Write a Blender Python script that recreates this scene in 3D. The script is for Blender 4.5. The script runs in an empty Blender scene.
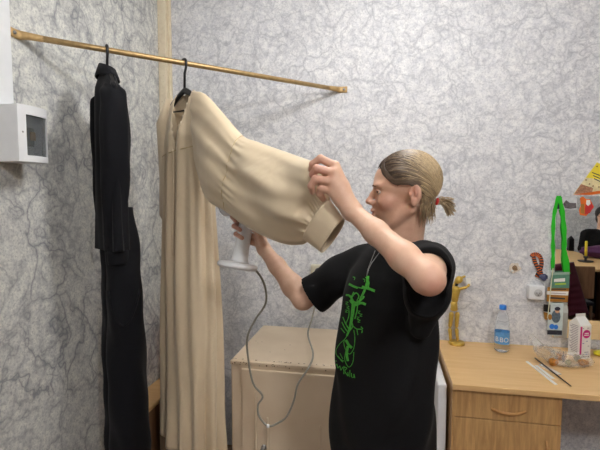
import bpy, bmesh, math, random
import numpy as np
from mathutils import Vector, Matrix, Quaternion
from mathutils.bvhtree import BVHTree

random.seed(7); RNG = np.random.default_rng(7)
SC = bpy.context.scene; COL = SC.collection
PI = math.pi

# ------------------------------------------------------------------ camera, light, exposure
CAMZ = 1.55; YAW = math.radians(11.1); PITCH = math.radians(3.96); FPX = 433.0
cam = bpy.data.cameras.new('camera'); cam.sensor_width = 36; cam.lens = 36 * FPX / 600; cam.clip_start = .02
camo = bpy.data.objects.new('camera', cam); COL.objects.link(camo)
camo.location = (0, 0, CAMZ); camo.rotation_euler = (PI / 2 - PITCH, 0, YAW)
SC.camera = camo
world = bpy.data.worlds.new('world'); SC.world = world; world.use_nodes = True
world.node_tree.nodes['Background'].inputs[0].default_value = (.9, .95, 1, 1)
world.node_tree.nodes['Background'].inputs[1].default_value = .25

def area(name, loc, sx, sy, power, color):
    l = bpy.data.lights.new(name, 'AREA'); l.shape = 'RECTANGLE'; l.size = sx; l.size_y = sy
    l.energy = power; l.color = color
    o = bpy.data.objects.new(name, l); o.location = loc; COL.objects.link(o); return o
LAMPS = [((.02, 1.38), 25.0), ((.75, -.55), 62.0)]  # first placed from the rod shadows; second is an added, unseen fill
for i, ((lx, ly), pw) in enumerate(LAMPS):
    l = bpy.data.lights.new('lamp_light', 'POINT'); l.shadow_soft_size = .11; l.energy = pw; l.color = (1, .985, .985)
    o = bpy.data.objects.new('lamp_light', l); o.location = (lx, ly, 2.6); COL.objects.link(o)
SC.view_settings.view_transform = 'Standard'; SC.view_settings.look = 'None'
SC.view_settings.exposure = 0.32; SC.view_settings.gamma = 1.0
SC.view_settings.use_curve_mapping = False

FWD = Vector((-math.sin(YAW), math.cos(YAW), 0)); RGT = Vector((math.cos(YAW), math.sin(YAW), 0))
def ray(px, py):
    x = (px - 300) / FPX; y = (225 - py) / FPX
    cp, sp = math.cos(PITCH), math.sin(PITCH)
    return RGT * x + FWD * (cp + y * sp) + Vector((0, 0, y * cp - sp))
O = Vector((0, 0, CAMZ))
def W(px, py, c):
    d = ray(px, py); return O + d * (c / d.dot(FWD))
def atY(px, py, Y):
    d = ray(px, py); return O + d * (Y / d.y)
def atX(px, py, X):
    d = ray(px, py); return O + d * (X / d.x)
def atZ(px, py, Z):
    d = ray(px, py); return O + d * ((Z - CAMZ) / d.z)
def K(x, c, z): return RGT * x + FWD * c + Vector((0, 0, z))

# ------------------------------------------------------------------ material helpers
def srgb(r, g, b):
    f = lambda v: (v / 255 / 12.92) if v / 255 <= .04045 else ((v / 255 + .055) / 1.055) ** 2.4
    return (f(r), f(g), f(b), 1)
class NT:
    def __init__(s, name):
        s.m = bpy.data.materials.new(name); s.m.use_nodes = True; s.t = s.m.node_tree; s.n = s.t.nodes
        s.b = s.n['Principled BSDF']; s.co = s.n.new('ShaderNodeTexCoord')
    def new(s, typ, **kw):
        n = s.n.new(typ)
        for k, v in kw.items():
            if k in n.inputs: n.inputs[k].default_value = v
            else: setattr(n, k, v)
        return n
    def link(s, a, b): s.t.links.new(a, b)
    def noise(s, scale, detail=3, rough=.5, vec=None, stretch=None, dist=0):
        n = s.new('ShaderNodeTexNoise'); n.inputs['Scale'].default_value = scale; n.inputs['Detail'].default_value = detail
        n.inputs['Roughness'].default_value = rough; n.inputs['Distortion'].default_value = dist
        v = vec or s.co.outputs['Object']
        if stretch:
            mp = s.new('ShaderNodeMapping'); mp.inputs['Scale'].default_value = stretch; s.link(v, mp.inputs[0]); v = mp.outputs[0]
        s.link(v, n.inputs['Vector']); return n.outputs[0]
    def ramp(s, fac, stops):
        r = s.new('ShaderNodeValToRGB'); e = r.color_ramp.elements
        e[0].position, e[0].color = stops[0]; e[1].position, e[1].color = stops[-1]
        for p, c in stops[1:-1]:
            k = e.new(p); k.color = c
        s.link(fac, r.inputs[0]); return r.outputs[0]
    def mix(s, fac, a, b, mode='MIX'):
        m = s.new('ShaderNodeMix'); m.data_type = 'RGBA'; m.blend_type = mode
        for idx, v in ((0, fac), (6, a), (7, b)):
            if isinstance(v, (int, float)): m.inputs[idx].default_value = v
            elif isinstance(v, tuple): m.inputs[idx].default_value = v
            else: s.link(v, m.inputs[idx])
        return m.outputs[2]
    def math(s, op, a, b=0.0):
        m = s.new('ShaderNodeMath'); m.operation = op
        for i, v in enumerate((a, b)):
            if isinstance(v, (int, float)): m.inputs[i].default_value = v
            else: s.link(v, m.inputs[i])
        return m.outputs[0]
    def bump(s, h, strength=.3, dist=.01):
        b = s.new('ShaderNodeBump'); b.inputs['Strength'].default_value = strength; b.inputs['Distance'].default_value = dist
        s.link(h, b.inputs['Height']); s.link(b.outputs[0], s.b.inputs['Normal'])
    def col(s, c):
        if isinstance(c, tuple): s.b.inputs['Base Color'].default_value = c
        else: s.link(c, s.b.inputs['Base Color'])
def simple(name, c, rough=.5, metal=0.0, var=.06, scale=30, bump=0.0, spec=None):
    t = NT(name)
    d = tuple(max(0, x * (1 - var)) for x in c[:3]) + (1,); l = tuple(min(1, x * (1 + var)) for x in c[:3]) + (1,)
    n = t.noise(scale); t.col(t.ramp(n, [(.3, d), (.7, l)]))
    t.b.inputs['Roughness'].default_value = rough; t.b.inputs['Metallic'].default_value = metal
    if spec is not None: t.b.inputs['Specular IOR Level'].default_value = spec
    if bump: t.bump(n, bump, .002)
    return t.m
def wallpaper(name, light, mid, dark, stretch, vein=.75):
    t = NT(name); co = t.co.outputs['Object']
    w = t.new('ShaderNodeTexNoise'); w.inputs['Scale'].default_value = 5.5; w.inputs['Detail'].default_value = 3; t.link(co, w.inputs['Vector'])
    vs = t.new('ShaderNodeVectorMath', operation='SCALE'); t.link(w.outputs['Color'], vs.inputs[0]); vs.inputs['Scale'].default_value = .34
    va = t.new('ShaderNodeVectorMath', operation='ADD'); t.link(co, va.inputs[0]); t.link(vs.outputs[0], va.inputs[1])
    mp = t.new('ShaderNodeMapping'); mp.inputs['Scale'].default_value = stretch; t.link(va.outputs[0], mp.inputs[0])
    lines = []
    for sc, wd, off in ((7.0, .035, 0), (11.0, .06, 5.3)):
        m2 = t.new('ShaderNodeMapping'); m2.inputs['Location'].default_value = (off, off * 2, off); t.link(mp.outputs[0], m2.inputs[0])
        v = t.new('ShaderNodeTexVoronoi', feature='DISTANCE_TO_EDGE'); v.inputs['Scale'].default_value = sc; t.link(m2.outputs[0], v.inputs['Vector'])
        l = t.ramp(v.outputs['Distance'], [(0, (1, 1, 1, 1)), (wd, (.45, .45, .45, 1)), (wd * 3.6, (0, 0, 0, 1))])
        brk = t.ramp(t.noise(4.5 + off, 2, .5, m2.outputs[0]), [(.38, (.12, .12, .12, 1)), (.58, (1, 1, 1, 1))])
        lines.append(t.math('MULTIPLY', l, brk))
    ln = t.math('MAXIMUM', lines[0], t.math('MULTIPLY', lines[1], .8))
    grain = t.noise(110, 4, .75); blot = t.noise(30, 4, .7)
    base = t.ramp(blot, [(.36, mid), (.6, light)])
    base = t.mix(t.ramp(grain, [(.46, (0, 0, 0, 1)), (.68, (.55, .55, .55, 1))]), base, dark)
    t.col(t.mix(t.math('MULTIPLY', ln, vein), base, dark))
    t.b.inputs['Roughness'].default_value = .85; t.b.inputs['Specular IOR Level'].default_value = .15
    h = t.math('ADD', t.math('MULTIPLY', ln, -.8), t.math('MULTIPLY', grain, .5)); t.bump(h, .35, .003)
    return t.m
def wood(name, a, b, grain_dir, scale=1.0, rough=.45, contrast=1.0):
    t = NT(name); st = [9, 9, 9]; st[grain_dir] = .8
    n = t.noise(7 * scale, 5, .6, stretch=tuple(x * .6 for x in st), dist=.4)
    n2 = t.noise(40 * scale, 3, .6, stretch=tuple(x * .5 for x in st))
    c = t.ramp(n, [(.5 - .18 / contrast, a), (.5 + .18 / contrast, b)])
    c = t.mix(t.ramp(n2, [(.45, (0, 0, 0, 1)), (.75, (.35, .35, .35, 1))]), c, a)
    t.col(c); t.b.inputs['Roughness'].default_value = rough; t.bump(n2, .08, .001); return t.m

M = {}
M['paper_back'] = wallpaper('silver_wallpaper', srgb(240, 240, 240), srgb(218, 219, 223), srgb(150, 153, 162), (1, 1, 1), .58)
M['paper_left'] = wallpaper('cream_wallpaper', srgb(238, 238, 230), srgb(210, 211, 208), srgb(124, 126, 134), (1, .9, .55), .8)
M['beech'] = wood('beech_laminate', srgb(220, 178, 120), srgb(234, 196, 142), 0, contrast=.8)
M['oak'] = wood('oak_veneer', srgb(184, 142, 90), srgb(216, 174, 118), 2, 1.6, contrast=1.2)
M['oak_x'] = wood('oak_handle', srgb(176, 126, 72), srgb(205, 158, 100), 0)
M['brown'] = wood('brown_panel', srgb(120, 86, 60), srgb(150, 112, 80), 2)
M['floor'] = wood('floor_boards', srgb(110, 82, 60), srgb(145, 112, 84), 1)
M['ceiling'] = simple('ceiling_paint', srgb(232, 232, 228), .8)
M['white'] = simple('white_plastic', srgb(238, 240, 242), .35, var=.02)
M['post'] = None
t = NT('cream_painted_post'); n = t.noise(30, 4, .7); t.col(t.ramp(n, [(.3, srgb(222, 208, 180)), (.62, srgb(236, 224, 198)), (.74, srgb(180, 150, 112))])); t.b.inputs['Roughness'].default_value = .35; t.bump(n, .2, .002); M['post'] = t.m
t = NT('locker_enamel'); n = t.noise(26, 5, .75); n2 = t.noise(5, 2)
c = t.mix(t.ramp(n2, [(.35, (0, 0, 0, 1)), (.7, (1, 1, 1, 1))]), srgb(212, 192, 165), srgb(224, 206, 180))
c = t.mix(t.ramp(n, [(.72, (0, 0, 0, 1)), (.74, (1, 1, 1, 1))]), c, srgb(92, 62, 40))
t.col(c); t.b.inputs['Roughness'].default_value = .4; t.bump(n2, .1, .01); M['locker'] = t.m
M['rust'] = simple('rust_chip', srgb(96, 66, 44), .8, var=.3, scale=200)
M['brass'] = simple('brass_rod', srgb(178, 150, 104), .42, .6, .15, 60)
M['bracket'] = simple('gold_bracket', srgb(196, 164, 112), .5, .3, .1, 80)
M['gold'] = simple('gold_paint', srgb(204, 170, 78), .36, .4, .1, 50)
M['black_plastic'] = simple('black_plastic', srgb(24, 24, 27), .3)
M['smoke'] = simple('smoked_cover', srgb(70, 72, 74), .12)
M['grey'] = simple('grey_plastic', srgb(120, 120, 120), .45)
M['darkgrey'] = simple('dark_grey', srgb(60, 60, 62), .5)
M['steel'] = simple('steel', srgb(150, 150, 150), .3, .8)
M['cord'] = simple('grey_cord', srgb(142, 140, 128), .5)
def fabric(name, c, rough=.9, sheen=.2, sc=260, var=.1, bump=.25):
    t = NT(name); n = t.noise(sc, 2, .6); n2 = t.noise(7, 3, .5)
    d = tuple(x * (1 - var) for x in c[:3]) + (1,)
    t.col(t.mix(t.ramp(n2, [(.3, (0, 0, 0, 1)), (.7, (1, 1, 1, 1))]), d, c)); t.b.inputs['Roughness'].default_value = rough
    t.b.inputs['Sheen Weight'].default_value = sheen; t.b.inputs['Sheen Roughness'].default_value = .4; t.b.inputs['Specular IOR Level'].default_value = .25
    t.bump(n, bump, .001); return t.m
M['navy'] = fabric('black_knit', srgb(17, 18, 23), sheen=.06)
M['tee'] = fabric('black_cotton', srgb(15, 15, 17), sheen=.03)
M['cream'] = fabric('cream_silk', srgb(222, 203, 172), .5, .25, 300, .06, .12)
def crease(m):
    nt = m.node_tree; b = next(n for n in nt.nodes if n.type == 'BUMP'); tc = next(n for n in nt.nodes if n.type == 'TEX_COORD')
    n = nt.nodes.new('ShaderNodeTexNoise'); n.inputs['Scale'].default_value = 6; n.inputs['Detail'].default_value = 2; n.inputs['Distortion'].default_value = .8
    nt.links.new(tc.outputs['Object'], n.inputs['Vector']); b2 = nt.nodes.new('ShaderNodeBump'); b2.inputs['Strength'].default_value = .35; b2.inputs['Distance'].default_value = .02
    nt.links.new(n.outputs[0], b2.inputs['Height']); nt.links.new(b2.outputs[0], b.inputs['Normal'])
crease(M['cream'])
M['cream'].node_tree.nodes['Principled BSDF'].inputs['Specular IOR Level'].default_value = .4
M['cream_in'] = fabric('cream_lining', srgb(196, 172, 124), .7, .1, 300)
M['trouser'] = fabric('dark_denim', srgb(30, 32, 40))
M['burgundy'] = fabric('burgundy_nylon', srgb(82, 24, 44), .5, .1)
M['purple'] = fabric('purple_nylon', srgb(86, 44, 88), .5, .1)
M['red'] = simple('red_card', srgb(196, 40, 42), .5)
M['green'] = fabric('green_ribbon', srgb(44, 190, 40), .6, .1)
M['print'] = simple('green_print', srgb(70, 168, 52), .7, var=.35, scale=160)
M['carton'] = simple('carton', srgb(150, 132, 110), .8)
M['mirror'] = simple('mirror_glass', (.86, .88, .87, 1), .0, 1.0, 0)
M['glass'] = None
def clear(name, c, rough=.05, ior=1.2, alpha=1.0):
    t = NT(name); t.col(c); t.b.inputs['Transmission Weight'].default_value = 1; t.b.inputs['Roughness'].default_value = rough
    t.b.inputs['IOR'].default_value = ior; t.b.inputs['Alpha'].default_value = alpha; return t.m
M['pet'] = clear('clear_pet', (.93, .97, 1, 1), .03, 1.12)
M['water'] = clear('water', (.93, .97, 1, 1), .0, 1.2)
M['film'] = simple('bag_film', (.8, .78, .74, 1), .25, var=.1); M['film'].node_tree.nodes['Principled BSDF'].inputs['Alpha'].default_value = .22
M['blue'] = simple('blue_cap', srgb(50, 130, 225), .35)
M['bluelabel'] = simple('blue_label', srgb(96, 160, 218), .4, var=.12, scale=120)
M['paper'] = simple('white_paper', srgb(235, 233, 228), .6, var=.03)
M['magenta'] = simple('magenta_print', srgb(205, 30, 130), .5)
M['inkgrey'] = simple('grey_ink', srgb(150, 140, 150), .6)
M['ink'] = simple('dark_ink', srgb(40, 42, 56), .6)
M['yellow'] = simple('yellow_print', srgb(240, 220, 60), .5)
M['orange'] = simple('orange', srgb(226, 110, 30), .6)
M['golden'] = simple('golden_card', srgb(170, 118, 44), .5)
M['teal'] = simple('teal_card', srgb(90, 140, 118), .5, var=.15, scale=80)
M['food'] = simple('baked_food', srgb(196, 130, 50), .6, var=.4, scale=90, bump=.5)
M['foodw'] = simple('foil_wrapper', srgb(150, 140, 96), .35, .3, var=.4, scale=90)
def skin():
    t = NT('skin'); a = t.new('ShaderNodeVertexColor'); a.layer_name = 'tone'
    sp = t.new('ShaderNodeSeparateColor'); t.link(a.outputs[0], sp.inputs[0])
    n = t.noise(45, 3, .6)
    c = t.ramp(n, [(.3, srgb(212, 170, 144)), (.7, srgb(223, 184, 158))])
    c = t.mix(sp.outputs[0], c, srgb(184, 110, 100)); c = t.mix(sp.outputs[1], c, srgb(110, 78, 62))
    t.col(c); t.b.inputs['Roughness'].default_value = .48; t.b.inputs['Subsurface Weight'].default_value = .12
    t.b.inputs['Subsurface Radius'].default_value = (.012, .005, .003); t.b.inputs['Subsurface Scale'].default_value = .5
    t.bump(t.noise(350, 2), .05, .001); return t.m
M['skin'] = skin()
def hairmat():
    t = NT('brown_blonde_hair'); a = t.new('ShaderNodeVertexColor'); a.layer_name = 'tone'
    t.col(a.outputs[0]); t.b.inputs['Roughness'].default_value = .45; t.b.inputs['Specular IOR Level'].default_value = .5; return t.m
M['hair'] = hairmat()
M['darkhair'] = simple('dark_hair', srgb(28, 22, 20), .4)
def emis(name, c, s):
    t = NT(name); t.b.inputs['Emission Color'].default_value = c; t.b.inputs['Emission Strength'].default_value = s; return t.m
t = NT('lamp_diffuser'); t.b.inputs['Emission Color'].default_value = (1, .97, .92, 1); t.b.inputs['Emission Strength'].default_value = 2.0
t.b.inputs['Alpha'].default_value = .25; M['diffuser'] = t.m

# ------------------------------------------------------------------ object helpers
def tag(o, label=None, cat=None, group=None, kind=None):
    for k, v in (('label', label), ('category', cat), ('group', group), ('kind', kind)):
        if v: o[k] = v
    return o
def empty(name, loc, label, cat, group=None):
    o = bpy.data.objects.new(name, None); o.location = loc; COL.objects.link(o); o.empty_display_size = .05
    return tag(o, label, cat, group)
def obj(name, verts, faces, mat, parent=None, smooth=False):
    me = bpy.data.meshes.new(name); me.from_pydata([tuple(v) for v in verts], [], [tuple(f) for f in faces]); me.validate()
    return link(name, me, mat, parent, smooth)
def link(name, me, mat, parent=None, smooth=False):
    for m in (mat if isinstance(mat, (list, tuple)) else [mat]): me.materials.append(m)
    o = bpy.data.objects.new(name, me); COL.objects.link(o)
    if smooth: me.polygons.foreach_set('use_smooth', [True] * len(me.polygons))
    if parent is not None:
        o.parent = parent; o.matrix_parent_inverse = Matrix.Identity(4)
        off = Vector((0, 0, 0)); p = parent
        while p: off += p.location; p = p.parent
        o.location = (0, 0, 0)
        me.transform(Matrix.Translation(-off))
    return o
def bmobj(name, bm, mat, parent=None, smooth=False):
    bmesh.ops.recalc_face_normals(bm, faces=bm.faces)
    me = bpy.data.meshes.new(name); bm.to_mesh(me); bm.free(); return link(name, me, mat, parent, smooth)
def addbox(bm, lo, hi, bev=0.0, seg=2, mat=0):
    c = [(a + b) / 2 for a, b in zip(lo, hi)]; s = [abs(b - a) for a, b in zip(lo, hi)]
    r = bmesh.ops.create_cube(bm, size=1, matrix=Matrix.Translation(c) @ Matrix.Diagonal((*s, 1)))
    vs = r['verts']
    if bev:
        es = {e for v in vs for e in v.link_edges}
        bmesh.ops.bevel(bm, geom=list(es), offset=bev, segments=seg, affect='EDGES', profile=.5)
def box(name, lo, hi, mat, parent=None, bev=0.0):
    bm = bmesh.new(); addbox(bm, lo, hi, bev); return bmobj(name, bm, mat, parent, False)
def frame_of(d):
    d = Vector(d).normalized(); u = d.orthogonal().normalized(); return d, u, d.cross(u)
def tube_data(pts, rad, n=10, cap=True):
    pts = [Vector(p) for p in pts]; V = []; F = []; N = len(pts)
    rad = rad if isinstance(rad, (list, tuple)) else [rad] * N
    d = (pts[1] - pts[0]).normalized(); u = d.orthogonal().normalized()
    for i, p in enumerate(pts):
        d = ((pts[min(i + 1, N - 1)] - pts[max(i - 1, 0)])).normalized()
        u = (u - d * u.dot(d)).normalized(); v = d.cross(u)
        for k in range(n):
            a = 2 * PI * k / n; V.append(p + (u * math.cos(a) + v * math.sin(a)) * rad[i])
    for i in range(N - 1):
        for k in range(n):
            a = i * n + k; b = i * n + (k + 1) % n; F.append((a, b, b + n, a + n))
    if cap: F.append(tuple(reversed(range(n)))); F.append(tuple(range((N - 1) * n, N * n)))
    return V, F
def tube(name, pts, rad, mat, parent=None, n=10):
    V, F = tube_data(pts, rad, n); return obj(name, V, F, mat, parent, True)
def merge(parts):
    V = []; F = []
    for v, f in parts:
        o = len(V); V += list(v); F += [tuple(i + o for i in q) for q in f]
    return V, F
def lathe_data(base, axis, prof, n=28):
    d, u, v = frame_of(axis); base = Vector(base); V = []; F = []
    for (r, h) in prof:
        for k in range(n):
            a = 2 * PI * k / n; V.append(base + d * h + (u * math.cos(a) + v * math.sin(a)) * r)
    for i in range(len(prof) - 1):
        for k in range(n):
            a = i * n + k; b = i * n + (k + 1) % n; F.append((a, b, b + n, a + n))
    F.append(tuple(reversed(range(n)))); F.append(tuple(range((len(prof) - 1) * n, len(prof) * n)))
    return V, F
def lathe(name, base, axis, prof, mat, parent=None, n=28):
    V, F = lathe_data(base, axis, prof, n); return obj(name, V, F, mat, parent, True)
def catmull(P, m):
    P = [np.array(p, float) for p in P]; Q = [2 * P[0] - P[1]] + P + [2 * P[-1] - P[-2]]; out = []
    for i in range(1, len(Q) - 2):
        for k in range(m):
            t = k / m; a, b, c, d = Q[i - 1:i + 3]
            out.append(.5 * (2 * b + (c - a) * t + (2 * a - 5 * b + 4 * c - d) * t * t + (3 * b - a - 3 * c + d) * t ** 3))
    out.append(P[-1]); return out
def poly(name, pts, mat, parent=None, thick=.0015, normal=None):
    """a flat piece with real thickness"""
    pts = [Vector(p) for p in pts]; n = normal or (pts[1] - pts[0]).cross(pts[2] - pts[1]).normalized()
    V = pts + [p + Vector(n) * thick for p in pts]; k = len(pts)
    F = [tuple(reversed(range(k))), tuple(range(k, 2 * k))] + [(i, (i + 1) % k, (i + 1) % k + k, i + k) for i in range(k)]
    return obj(name, V, F, mat, parent)
def text_mesh(name, s, origin, xdir, ydir, size, mat, parent=None, ext=.0004, bold=0):
    c = bpy.data.curves.new('t', 'FONT'); c.body = s; c.size = size; c.extrude = ext; c.offset = bold; c.align_x = 'CENTER'; c.align_y = 'CENTER'
    c.resolution_u = 3
    o = bpy.data.objects.new('t', c); COL.objects.link(o)
    dg = bpy.context.evaluated_depsgraph_get(); me = bpy.data.meshes.new_from_object(o.evaluated_get(dg)); bpy.data.objects.remove(o)
    x = Vector(xdir).normalized(); y = Vector(ydir).normalized(); z = x.cross(y)
    m = Matrix((x, y, z)).transposed().to_4x4(); m.translation = Vector(origin); me.transform(m); me.materials.clear(); me.name = name
    return link(name, me, mat, parent)

# ------------------------------------------------------------------ signed distance sculpting
class SDF:
    def __init__(s, lo, hi, h):
        s.lo = np.array(lo, float); s.h = h; s.n = np.ceil((np.array(hi) - s.lo) / h).astype(int) + 1
        s.g = np.full(s.n, .05, np.float32)
    def _sub(s, lo, hi, pad):
        a = np.clip(np.floor((lo - pad - s.lo) / s.h).astype(int), 0, s.n); b = np.clip(np.ceil((hi + pad - s.lo) / s.h).astype(int) + 1, 0, s.n)
        if (b <= a).any(): return None
        ax = [(s.lo[i] + s.h * np.arange(a[i], b[i])).astype(np.float32) for i in range(3)]
        return (slice(a[0], b[0]), slice(a[1], b[1]), slice(a[2], b[2])), ax[0][:, None, None], ax[1][None, :, None], ax[2][None, None, :]
    def _put(s, sl, d, k, op):
        g = s.g[sl]
        if op == 'add':
            hh = np.clip(.5 + .5 * (g - d) / k, 0, 1); s.g[sl] = g * (1 - hh) + d * hh - k * hh * (1 - hh)
        elif op == 'sub':
            d = -d; hh = np.clip(.5 - .5 * (g - d) / k, 0, 1); s.g[sl] = g * (1 - hh) + d * hh + k * hh * (1 - hh)
    def cone(s, a, b, ra, rb, k=.01, op='add'):
        a = np.array(a, float); b = np.array(b, float); R = max(ra, rb)
        r = s._sub(np.minimum(a, b) - R, np.maximum(a, b) + R, k + .012)
        if r is None: return
        sl, X, Y, Z = r; ba = b - a; L = max((ba ** 2).sum(), 1e-9)
        t = np.clip(((X - a[0]) * ba[0] + (Y - a[1]) * ba[1] + (Z - a[2]) * ba[2]) / L, 0, 1)
        d = np.sqrt((X - a[0] - t * ba[0]) ** 2 + (Y - a[1] - t * ba[1]) ** 2 + (Z - a[2] - t * ba[2]) ** 2) - (ra + (rb - ra) * t)
        s._put(sl, d.astype(np.float32), k, op)
    def chain(s, pts, rads, k=.01):
        for i in range(len(pts) - 1): s.cone(pts[i], pts[i + 1], rads[i], rads[i + 1], k)
    def ell(s, c, r, R=None, k=.01, op='add'):
        """R: 3x3 rows = local axes in the world"""
        c = np.array(c, float); r = np.array(r, float); R = np.eye(3) if R is None else np.array(R, float)
        ext = np.sqrt(((R * r[:, None]) ** 2).sum(0))
        q = s._sub(c - ext, c + ext, k + .012)
        if q is None: return
        sl, X, Y, Z = q; X = X - c[0]; Y = Y - c[1]; Z = Z - c[2]
        u = [(X * R[i][0] + Y * R[i][1] + Z * R[i][2]) for i in range(3)]
        k0 = np.sqrt(sum((u[i] / r[i]) ** 2 for i in range(3))); k1 = np.sqrt(sum((u[i] / r[i] ** 2) ** 2 for i in range(3)))
        d = k0 * (k0 - 1) / np.maximum(k1, 1e-6); s._put(sl, d.astype(np.float32), k, op)
    def cutplane(s, p, n):
        n = np.array(n, float); n /= np.linalg.norm(n)
        _, X, Y, Z = s._sub(s.lo, s.lo + s.h * s.n, 0)
        s.g = np.maximum(s.g, ((X - p[0]) * n[0] + (Y - p[1]) * n[1] + (Z - p[2]) * n[2]).astype(np.float32))
    def warp(s, fn):
        _, X, Y, Z = s._sub(s.lo, s.lo + s.h * s.n, 0); s.g = s.g + fn(X, Y, Z).astype(np.float32)
    def mesh(s, relax=2):
        g = s.g; g[0] = g[-1] = .05; g[:, 0] = g[:, -1] = .05; g[:, :, 0] = g[:, :, -1] = .05
        ins = g < 0; nx, ny, nz = g.shape
        cnt = np.zeros((nx - 1, ny - 1, nz - 1), np.uint8)
        for i in (0, 1):
            for j in (0, 1):
                for k in (0, 1): cnt += ins[i:nx - 1 + i, j:ny - 1 + j, k:nz - 1 + k]
        act = np.argwhere((cnt > 0) & (cnt < 8)); idx = np.full(cnt.shape, -1, np.int32); idx[tuple(act.T)] = np.arange(len(act))
        acc = np.zeros((len(act), 3)); num = np.zeros(len(act))
        cor = [(i, j, k) for i in (0, 1) for j in (0, 1) for k in (0, 1)]
        for a in cor:
            for b in cor:
                if sum(b) - sum(a) == 1 and sum(abs(p - q) for p, q in zip(a, b)) == 1:
                    va = g[tuple((act + a).T)]; vb = g[tuple((act + b).T)]; m = (va < 0) != (vb < 0)
                    t = np.where(m, va / np.where(m, va - vb, 1), 0)[:, None]
                    p = np.array(a) + t * (np.array(b) - np.array(a)); acc += np.where(m[:, None], p, 0); num += m
        V = (act + acc / num[:, None]) * s.h + s.lo
        F = []
        for ax in range(3):
            sa = [slice(1, -1)] * 3; sb = [slice(1, -1)] * 3; sa[ax] = slice(0, -1); sb[ax] = slice(1, None)
            A = ins[tuple(sa)]; B = ins[tuple(sb)]; E = np.argwhere(A != B); base = E + 1; base[:, ax] -= 1
            o1, o2 = [(1, 2), (2, 0), (0, 1)][ax]
            def at(d1, d2):
                q = base.copy(); q[:, o1] -= d1; q[:, o2] -= d2; return idx[tuple(q.T)]
            q = np.stack([at(1, 1), at(0, 1), at(0, 0), at(1, 0)], 1)
            flip = B[tuple(E.T)]; q[flip] = q[flip][:, ::-1]; F.append(q)
        F = np.concatenate(F)
        for _ in range(relax):
            S = np.zeros_like(V); C = np.zeros(len(V))
            for i in range(4):
                for j in ((i + 1) % 4, (i - 1) % 4):
                    for ax in range(3): S[:, ax] += np.bincount(F[:, i], V[F[:, j], ax], len(V))
                    C += np.bincount(F[:, i], minlength=len(V))
            V = V * .5 + .5 * S / C[:, None]
        return V, F
def npmesh(name, V, F, mat, parent=None, tone=None):
    me = bpy.data.meshes.new(name); me.vertices.add(len(V)); me.vertices.foreach_set('co', V.astype(np.float32).ravel())
    me.loops.add(F.size); me.loops.foreach_set('vertex_index', F.ravel().astype(np.int32)); me.polygons.add(len(F))
    me.polygons.foreach_set('loop_start', np.arange(0, F.size, 4, dtype=np.int32))
    me.polygons.foreach_set('use_smooth', np.ones(len(F), bool)); me.update(calc_edges=True); me.validate()
    if tone is not None:
        a = me.color_attributes.new('tone', 'FLOAT_COLOR', 'POINT'); a.data.foreach_set('color', tone.astype(np.float32).ravel())
    return link(name, me, mat, parent)

# ================================================================== ROOM
YB = 2.46; XL = -1.33; XR = 3.6; YR = -2.45; ZC = 2.75
def struct(o): o['kind'] = 'structure'; return o
struct(box('floor', (XL - .1, YR - .1, -.06), (XR + .1, YB + .1, 0), M['floor']))
struct(box('ceiling', (XL - .1, YR - .1, ZC), (XR + .1, YB + .1, ZC + .06), M['ceiling']))
struct(box('wall_back', (XL - .1, YB, 0), (XR + .1, YB + .1, ZC), M['paper_back']))
struct(box('wall_left', (XL - .1, YR - .1, 0), (XL, YB, ZC), M['paper_left']))
struct(box('wall_right', (XR, YR - .1, 0), (XR + .1, YB, ZC), M['paper_left']))
struct(box('wall_front', (XL, YR - .1, 0), (XR, YR, ZC), M['paper_back']))
bm = bmesh.new(); addbox(bm, (XL, YB - .045, 0), (XL + .05, YB, ZC), .004); addbox(bm, (XL + .05, YB - .02, 0), (XL + .068, YB, ZC), .004)
struct(bmobj('trim_1', bm, M['post']))
for (lx, ly), pw in LAMPS:  # the second globe only houses the added fill light, out of view
    e = empty('key_or_fill_lamp', (lx, ly, 2.6), 'round white ceiling lamp over ' + ('the clothes rod' if ly > 0 else 'the middle of the room, added unseen as fill'), 'lamp')
    lathe('canopy', (lx, ly, ZC - .03), (0, 0, 1), [(.07, 0), (.08, .01), (.08, .0299)], M['white'], e, 32)
    V, F = lathe_data((lx, ly, 2.6), (0, 0, 1), [(.13 * math.sin(a), -.13 * math.cos(a)) for a in np.linspace(.06, 2.75, 20)], 32)
    obj('glass_shade', V, F, M['diffuser'], e, True).visible_shadow = True

# ================================================================== BREAKER BOX AND TRUNKING (left wall)
bx = empty('breaker_box', (XL, 1.30, 1.66), 'white electrical breaker box with smoked window on the left wall', 'breaker box')
X1 = XL + .1
def pr(y0, y1, z0, z1, prof, name, mat, parent):
    """vertical extrusion: prof = list of (x, y) outline"""
    V = [(x, y, z0) for x, y in prof] + [(x, y, z1) for x, y in prof]; k = len(prof)
    F = [tuple(reversed(range(k))), tuple(range(k, 2 * k))] + [(i, (i + 1) % k, (i + 1) % k + k, i + k) for i in range(k)]
    return obj(name, V, F, mat, parent)
y0, y1, z0, z1 = 1.268, 1.398, 1.665, 1.858
pr(0, 0, z0, z1, [(XL, y0 + .003), (X1 - .010, y0 + .003), (X1 - .010, y1 - .003), (XL, y1 - .003)], 'housing', M['white'], bx)
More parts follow.
